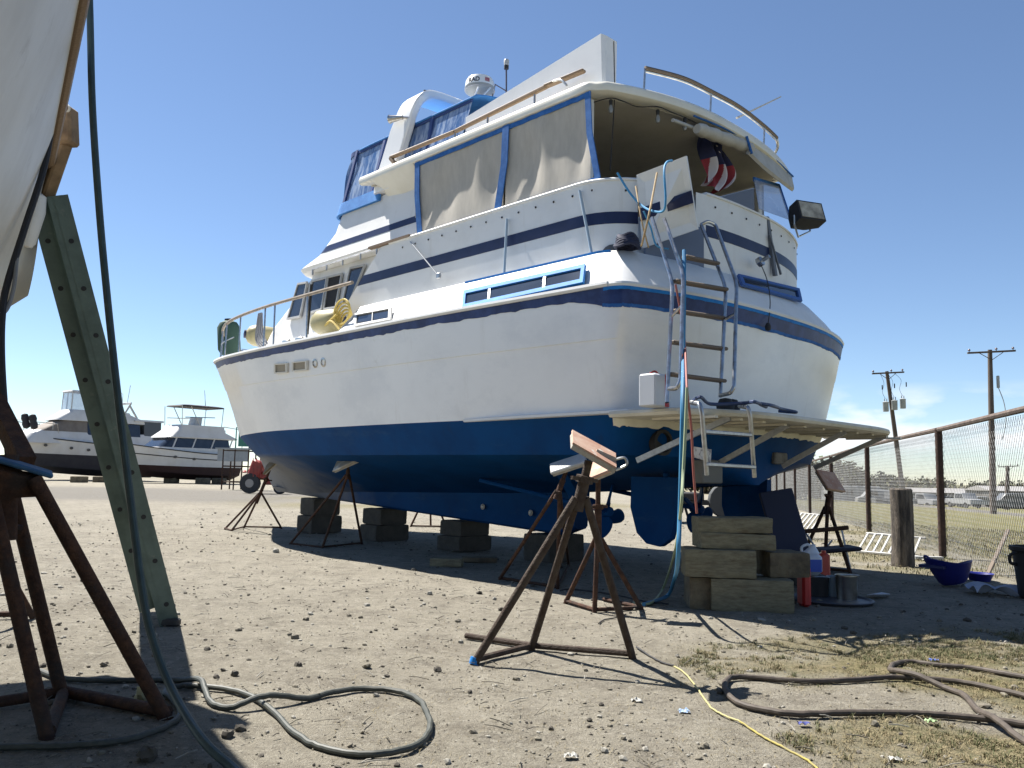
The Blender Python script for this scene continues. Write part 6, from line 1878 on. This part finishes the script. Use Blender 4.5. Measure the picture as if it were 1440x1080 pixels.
# wooden fender block + rope
mb = MB(); a = P(88, 158, 4.95); b = P(90, 200, 5.0); c = P(68, 275, 5.1)
mb.beam(P(90, 152, 4.95), P(92, 205, 4.97), .13, .12, bev=.015); mb.beam(P(92, 200, 4.97), P(66, 276, 5.1), .075, .075, bev=.012)
solo('wooden_bracket', 'worn brown wooden bracket hung at the bow above the green ladder', 'bracket', mb, mat('worn_wood', (.24,.16,.09), .8, c2=(.14,.09,.05), scale=9))
mb = MB(); mb.tube(catmull([P(86, 98, 4.9), P(91, 140, 4.92), P(98, 152, 4.9), P(92, 158, 4.9), P(84, 148, 4.9)], 5), .007, 6); solo('white_string', 'thin pale string tied round the wooden bracket', 'string', mb, mat('pale_string', (.5,.47,.4), .8))
mb = MB(); c = P(43, 318, 5.0); mb.lathe([(0, -.13), (.04, -.13), (.055, -.1), (.06, .1), (.04, .2), (0, .22)], c, 14, axis=(.2, 0, 1)); solo('white_fender', 'small white fender hanging between the hull and the green ladder', 'fender', mb, GELM)
# green extension ladder
root = thing('extension_ladder', 'green fibreglass extension ladder leaning on the white hull at left', 'ladder', G(226, 876))
fa = G(239, 880); fb = G(212, 868)
ta = P(77, 262, 5.05); tb = P(50, 262, 5.05)
def rail_channel(a, b, wd, th, inw):
    mb = MB(); a = Vector(a); b = Vector(b); d = (b-a).normalized(); inw = Vector(inw); inw = (inw - d*inw.dot(d)).normalized(); wv = d.cross(inw).normalized()
    rot = Matrix((d, wv, inw)).transposed(); L_ = (b-a).length
    mb.box((a+b)/2, (L_, wd, th), rot)
    for sg in (-1, 1): mb.box((a+b)/2 + wv*sg*(wd/2-.004) + inw*.02, (L_, .008, .04), rot, bev=.002)
    mb.box((a+b)/2 - inw*.003, (L_, wd*.42, .006), rot)
    return mb, d, wv, inw
for sec, (a, b, t0, t1) in enumerate(((fa, ta, 0.0, .98), (fb, tb, .02, 1.03))):
    p0, p1 = a.lerp(b, t0), a.lerp(b, t1)
    d = (p1-p0).normalized()
    acr = Vector((-.42, .90, -.02)); acr = (acr - d*acr.dot(d)).normalized()
    width = .40 - .03*sec; n_ = int((p1-p0).length/.305)
    for sd in (0, 1):
        o = acr*width*sd
        mb, dd, wv, inw = rail_channel(p0+o, p1+o, .122, .006, acr if sd == 0 else -acr)
        ro_ = build('rail', mb, GREENAL, root, 30, world=True)
        if sd == 0:
            for k in range(n_):
                hm = MB()
                p = p0 + dd*(.15+.305*k) - inw*.0066 + wv*(.012*(1 if sec else -1)) - root.location
                hm.lathe([(0, 0), (.016, 0), (.016, .002), (0, .002)], p, 12, axis=-inw)
                build('rung_end', hm, BLACKM, ro_, 30)
    for k in range(n_):
        p = p0 + dd*(.15+.305*k); mb = MB(); mb.tube([p + acr*.004, p + acr*(width-.004)], .017, 8)
        build('rung', mb, mat('rung_alu', (.33,.35,.33), .45, .8), root, 40, world=True)
    if sec == 0:
        for sd in (0, 1):
            mb = MB(); mb.box(p0 + acr*width*sd + Vector((0, 0, .025)), (.13, .06, .05), None, bev=.01); build('foot', mb, RUBBER, root, 30, world=True)

# foreground stand at the left
f = [G(236, 1012), G(89, 982), G(68, 1040), G(-80, 1010)]
kn = P(22, 690, 3.45); tp = P(15, 640, 3.45)
lab = 'thick rusty stand at the left edge with a blue edged black head'
root = thing('boat_stand', lab, 'boat stand', (kn.x, kn.y+.1, 0), 0, 'stands under the white boat at left')
for a, b in ((f[0], P(48, 672, 3.4)), (f[1], P(14, 680, 3.6)), (f[2], P(-12, 700, 3.35)), (f[3], P(-5, 690, 3.5))):
    mb = MB(); mb.tube([a - Vector((0, 0, .01)), b], .029, 12); build('leg', mb, RUST, root, 40, world=True)
for a, b, r in ((f[1], f[0], .026), (f[1], f[2], .026), (f[1], f[3], .024)):
    mb = MB(); mb.tube([a + Vector((0, 0, .03)), b + Vector((0, 0, .03))], r, 10); build('base_bar', mb, RUST, root, 40, world=True)
mb = MB(); mb.tube([P(4, 740, 3.5), P(30, 745, 3.55)], .02, 8); build('cross_bar', mb, RUST, root, 40, world=True)
mb = MB(); q = [P(-40, 645, 3.3), P(58, 668, 3.45), P(60, 690, 3.5), P(18, 692, 3.45), P(-40, 745, 3.4)]; mb.plate(q, .05); mb.tube([P(5, 760, 3.45), P(8, 640, 3.45)], .05, 12); build('head', mb, RUST, root, 40, world=True)
mb = MB(); mb.beam(P(-45, 632, 3.32), P(74, 668, 3.48), .16, .02, up=(0, -.1, 1), bev=.006); build('pad', mb, mat('blue_pad', (.02,.07,.15), .7, c2=(.03,.11,.22), scale=10), root, 40, world=True)
mb = MB(); mb.beam(P(-10, 560, 3.9), P(36, 652, 3.6), .07, .07); build('screw', mb, RUST, root, 40, world=True)
b_ = G(30, 866)
root = thing('boat_stand', 'rusty stand mostly cut off at the left edge, behind the thick one', 'boat stand', b_, 0, 'stands under the white boat at left')
mb = MB(); mb.tube([G(47, 869), P(-30, 730, 5.6)], .022, 8); build('leg', mb, RUST, root, 40, world=True)
mb = MB(); mb.tube([G(-60, 872), P(-30, 730, 5.6)], .022, 8); build('leg', mb, RUST, root, 40, world=True)
mb = MB(); mb.tube([G(47, 869) + Vector((0, 0, .03)), G(-60, 872) + Vector((0, 0, .03))], .02, 8); build('base_bar', mb, RUST, root, 40, world=True)

# hanging hose from above, down to the foreground
mb = MB(); pts = [P(118, -220, 3.9), P(126, 0, 3.85), P(130, 150, 3.8), P(140, 300, 3.75), P(152, 430, 3.7), P(166, 560, 3.65), P(182, 690, 3.6), P(200, 830, 3.5), P(215, 900, 3.45), P(242, 970, 3.35), P(285, 1040, 3.1), G(330, 1082, .02), G(360, 1110, .02), G(420, 1150, .02)]
mb.tube(catmull(pts, 8), .0165, 10); solo('hanging_hose', 'dark green hose hanging from above the frame down past the ladder', 'hose', mb, mat('dark_green_hose', (.025,.045,.048), .45, c2=(.04,.065,.062), scale=12))
mb = MB(); pts = [P(75, 165, 4.6), P(62, 235, 4.4), P(35, 320, 4.2), P(10, 400, 4.1), P(3, 445, 4.0), P(2, 500, 3.95), P(6, 570, 3.9), P(14, 660, 3.8)]
mb.tube(catmull(pts, 8), .017, 8); solo('black_strap', 'black strap running down from the hull at the left edge', 'strap', mb, BLACKM)
mb = MB(); pts = [P(24, 360, 4.15), P(20, 400, 4.1), P(12, 430, 4.05), P(2, 441, 4.0), P(-10, 436, 4.0)]
mb.tube(catmull(pts, 8), .010, 8); solo('grey_loop', 'thin grey rope loop beside the black strap', 'rope', mb, mat('grey_rope', (.2,.2,.2), .7))

# hoses on the ground
def ground_hose(pxs, r, name, label, m, cat='hose', lift=None):
    pts = []; hr = random.Random(len(pxs))
    for i, q in enumerate(pxs):
        p = G(q[0], q[1], r*.8); p.z += q[2] if len(q) > 2 else 0
        p.z += .014*noise.noise((p.x*1.3, p.y*1.3, 0)) + .004
        pts.append(p)
    cp = catmull(pts, 8); cp = [p + Vector((.006*noise.noise((i*.35, 3, r)), .006*noise.noise((i*.35, 9, r)), .003*noise.noise((i*.5, 5, r)))) for i, p in enumerate(cp)]
    mb = MB(); mb.tube(cp, [r*.84*(1+.09*noise.noise((i*.45, 1, 7))) for i in range(len(cp))], 10)
    return solo(name, label, cat, mb, m)
ground_hose([(-60,1052),(40,1052),(110,1050),(170,1044),(215,1032),(248,1015),(253,1002),(243,985),(232,975),(240,967,.0),(262,965),(300,968,.0),(340,977),(372,993,.0),(420,1036),(455,1053),(500,1062),(545,1060),(585,1048),(604,1026),(600,1000),(585,982),(555,972),(510,969),(470,974),(430,984),(390,990,.03),(360,994,.03),(325,998),(298,992),(288,978,.02),(280,965,.03),(250,956),(200,955),(130,955),(85,952),(50,942)], .0155, 'ground_hose', 'olive hose looped on the gravel at lower left centre', HOSEG)
ground_hose([(1480,1025),(1400,1013),(1330,1006),(1260,1003),(1180,1004),(1120,1005),(1080,1000),(1040,990),(1022,975),(1020,962),(1030,954),(1060,954),(1120,959),(1180,959),(1250,955),(1300,956),(1350,960),(1400,970),(1480,990)], .0175, 'ground_hose', 'brown hose lying in a long flat loop in the grass', HOSEB)
ground_hose([(1480,960),(1420,950),(1370,940),(1320,935),(1280,930),(1258,934),(1252,943),(1262,951,.02),(1290,960,.03),(1330,970),(1355,980),(1375,1000),(1400,1020,.03),(1440,1040),(1480,1060)], .0175, 'ground_hose', 'brown hose crossing over the flat loop near the right edge', HOSEB)
ground_hose([(1170,1100),(1140,1072),(1110,1055),(1080,1040),(1060,1028),(1040,1015)], .0055, 'yellow_cord', 'yellow cord running out of the bottom edge', YELLOW, 'cord')
ground_hose([(1040,1015),(1015,1005),(1000,995),(988,980),(975,962),(960,945),(948,937)], .0055, 'yellow_cord', 'yellow cord end in the green tuft behind the near stand', mat('dusty_yellow', (.34,.31,.14), .7), 'cord')
ground_hose([(948,936),(930,930),(912,920),(895,910)], .007, 'power_lead', 'thin dark lead by the foot of the near stand', BLACKM, 'cord')
ground_hose([(788,831),(800,829),(830,832),(870,838),(905,846),(940,850)], .008, 'power_lead', 'dark lead on the dirt behind the second stand', BLACKM, 'cord')
ground_hose([(842,878),(850,872),(868,868),(880,864)], .006, 'twig', 'thin bent twig beside the near stand leg', BLACKM, 'twig')
# litter
for k, (px, py, c_, lb) in enumerate(((1313, 930, (.05,.09,.3), 'small blue scrap by the hose bend'), (962, 1003, (.3,.4,.55), 'pale blue scrap left of the yellow cord'), (1130, 1020, (.04,.05,.2), 'tiny navy scrap in the grass'), (1258, 1070, (.34,.34,.32), 'crumpled white paper near the bottom edge'), (802, 1066, (.36,.36,.34), 'bright white pebble like scrap at bottom centre'), (895, 987, (.32,.32,.3), 'white scrap at the grass edge'), (1310, 1017, (.3,.42,.22), 'pale green leaf in the grass'))):
    g = G(px, py); mb = MB(); rnd = random.Random(k)
    mb.grid(lambda s_, t_: g + Vector(((s_-.5)*.05, (t_-.5)*.035, .006 + .012*abs(noise.noise((s_*5+k, t_*5, k)))*2)), 7, 6)
    solo('litter_scrap', lb, 'litter', mb, mat('scrap_%d' % k, c_, .8), 'scraps on the ground')
for k, (px, py, s_) in enumerate(((209, 1068, .036), (320, 1037, .022), (291, 915, .018), (330, 950, .02), (205, 981, .05), (615, 945, .022), (420, 938, .022))):
    g = G(px, py); mb = MB(); rnd = random.Random(50+k)
    mb.lathe([(0, 0), (s_*.8, .0), (s_, s_*.5), (s_*.7, s_*1.1), (0, s_*1.2)], g, 9); mb.v = [v + Vector((rnd.uniform(-.25, .25)*s_, rnd.uniform(-.25, .25)*s_, rnd.uniform(-.15, .15)*s_)) for v in mb.v]
    lbl = ('dark lump of rock near the bottom left edge', 'small dark stone left of the olive hose loop', 'dark stone in the sun right of the ladder foot', 'brown stone beyond the olive hose', 'yellowish flat stone at the left stand foot', 'dark stone left of the near stand', 'brown clod in the open gravel')[k]
    solo('loose_rock', lbl, 'rock', mb, STONE_D if k != 4 else mat('yellow_stone', (.4,.36,.2), .9), 'larger stones on the gravel')
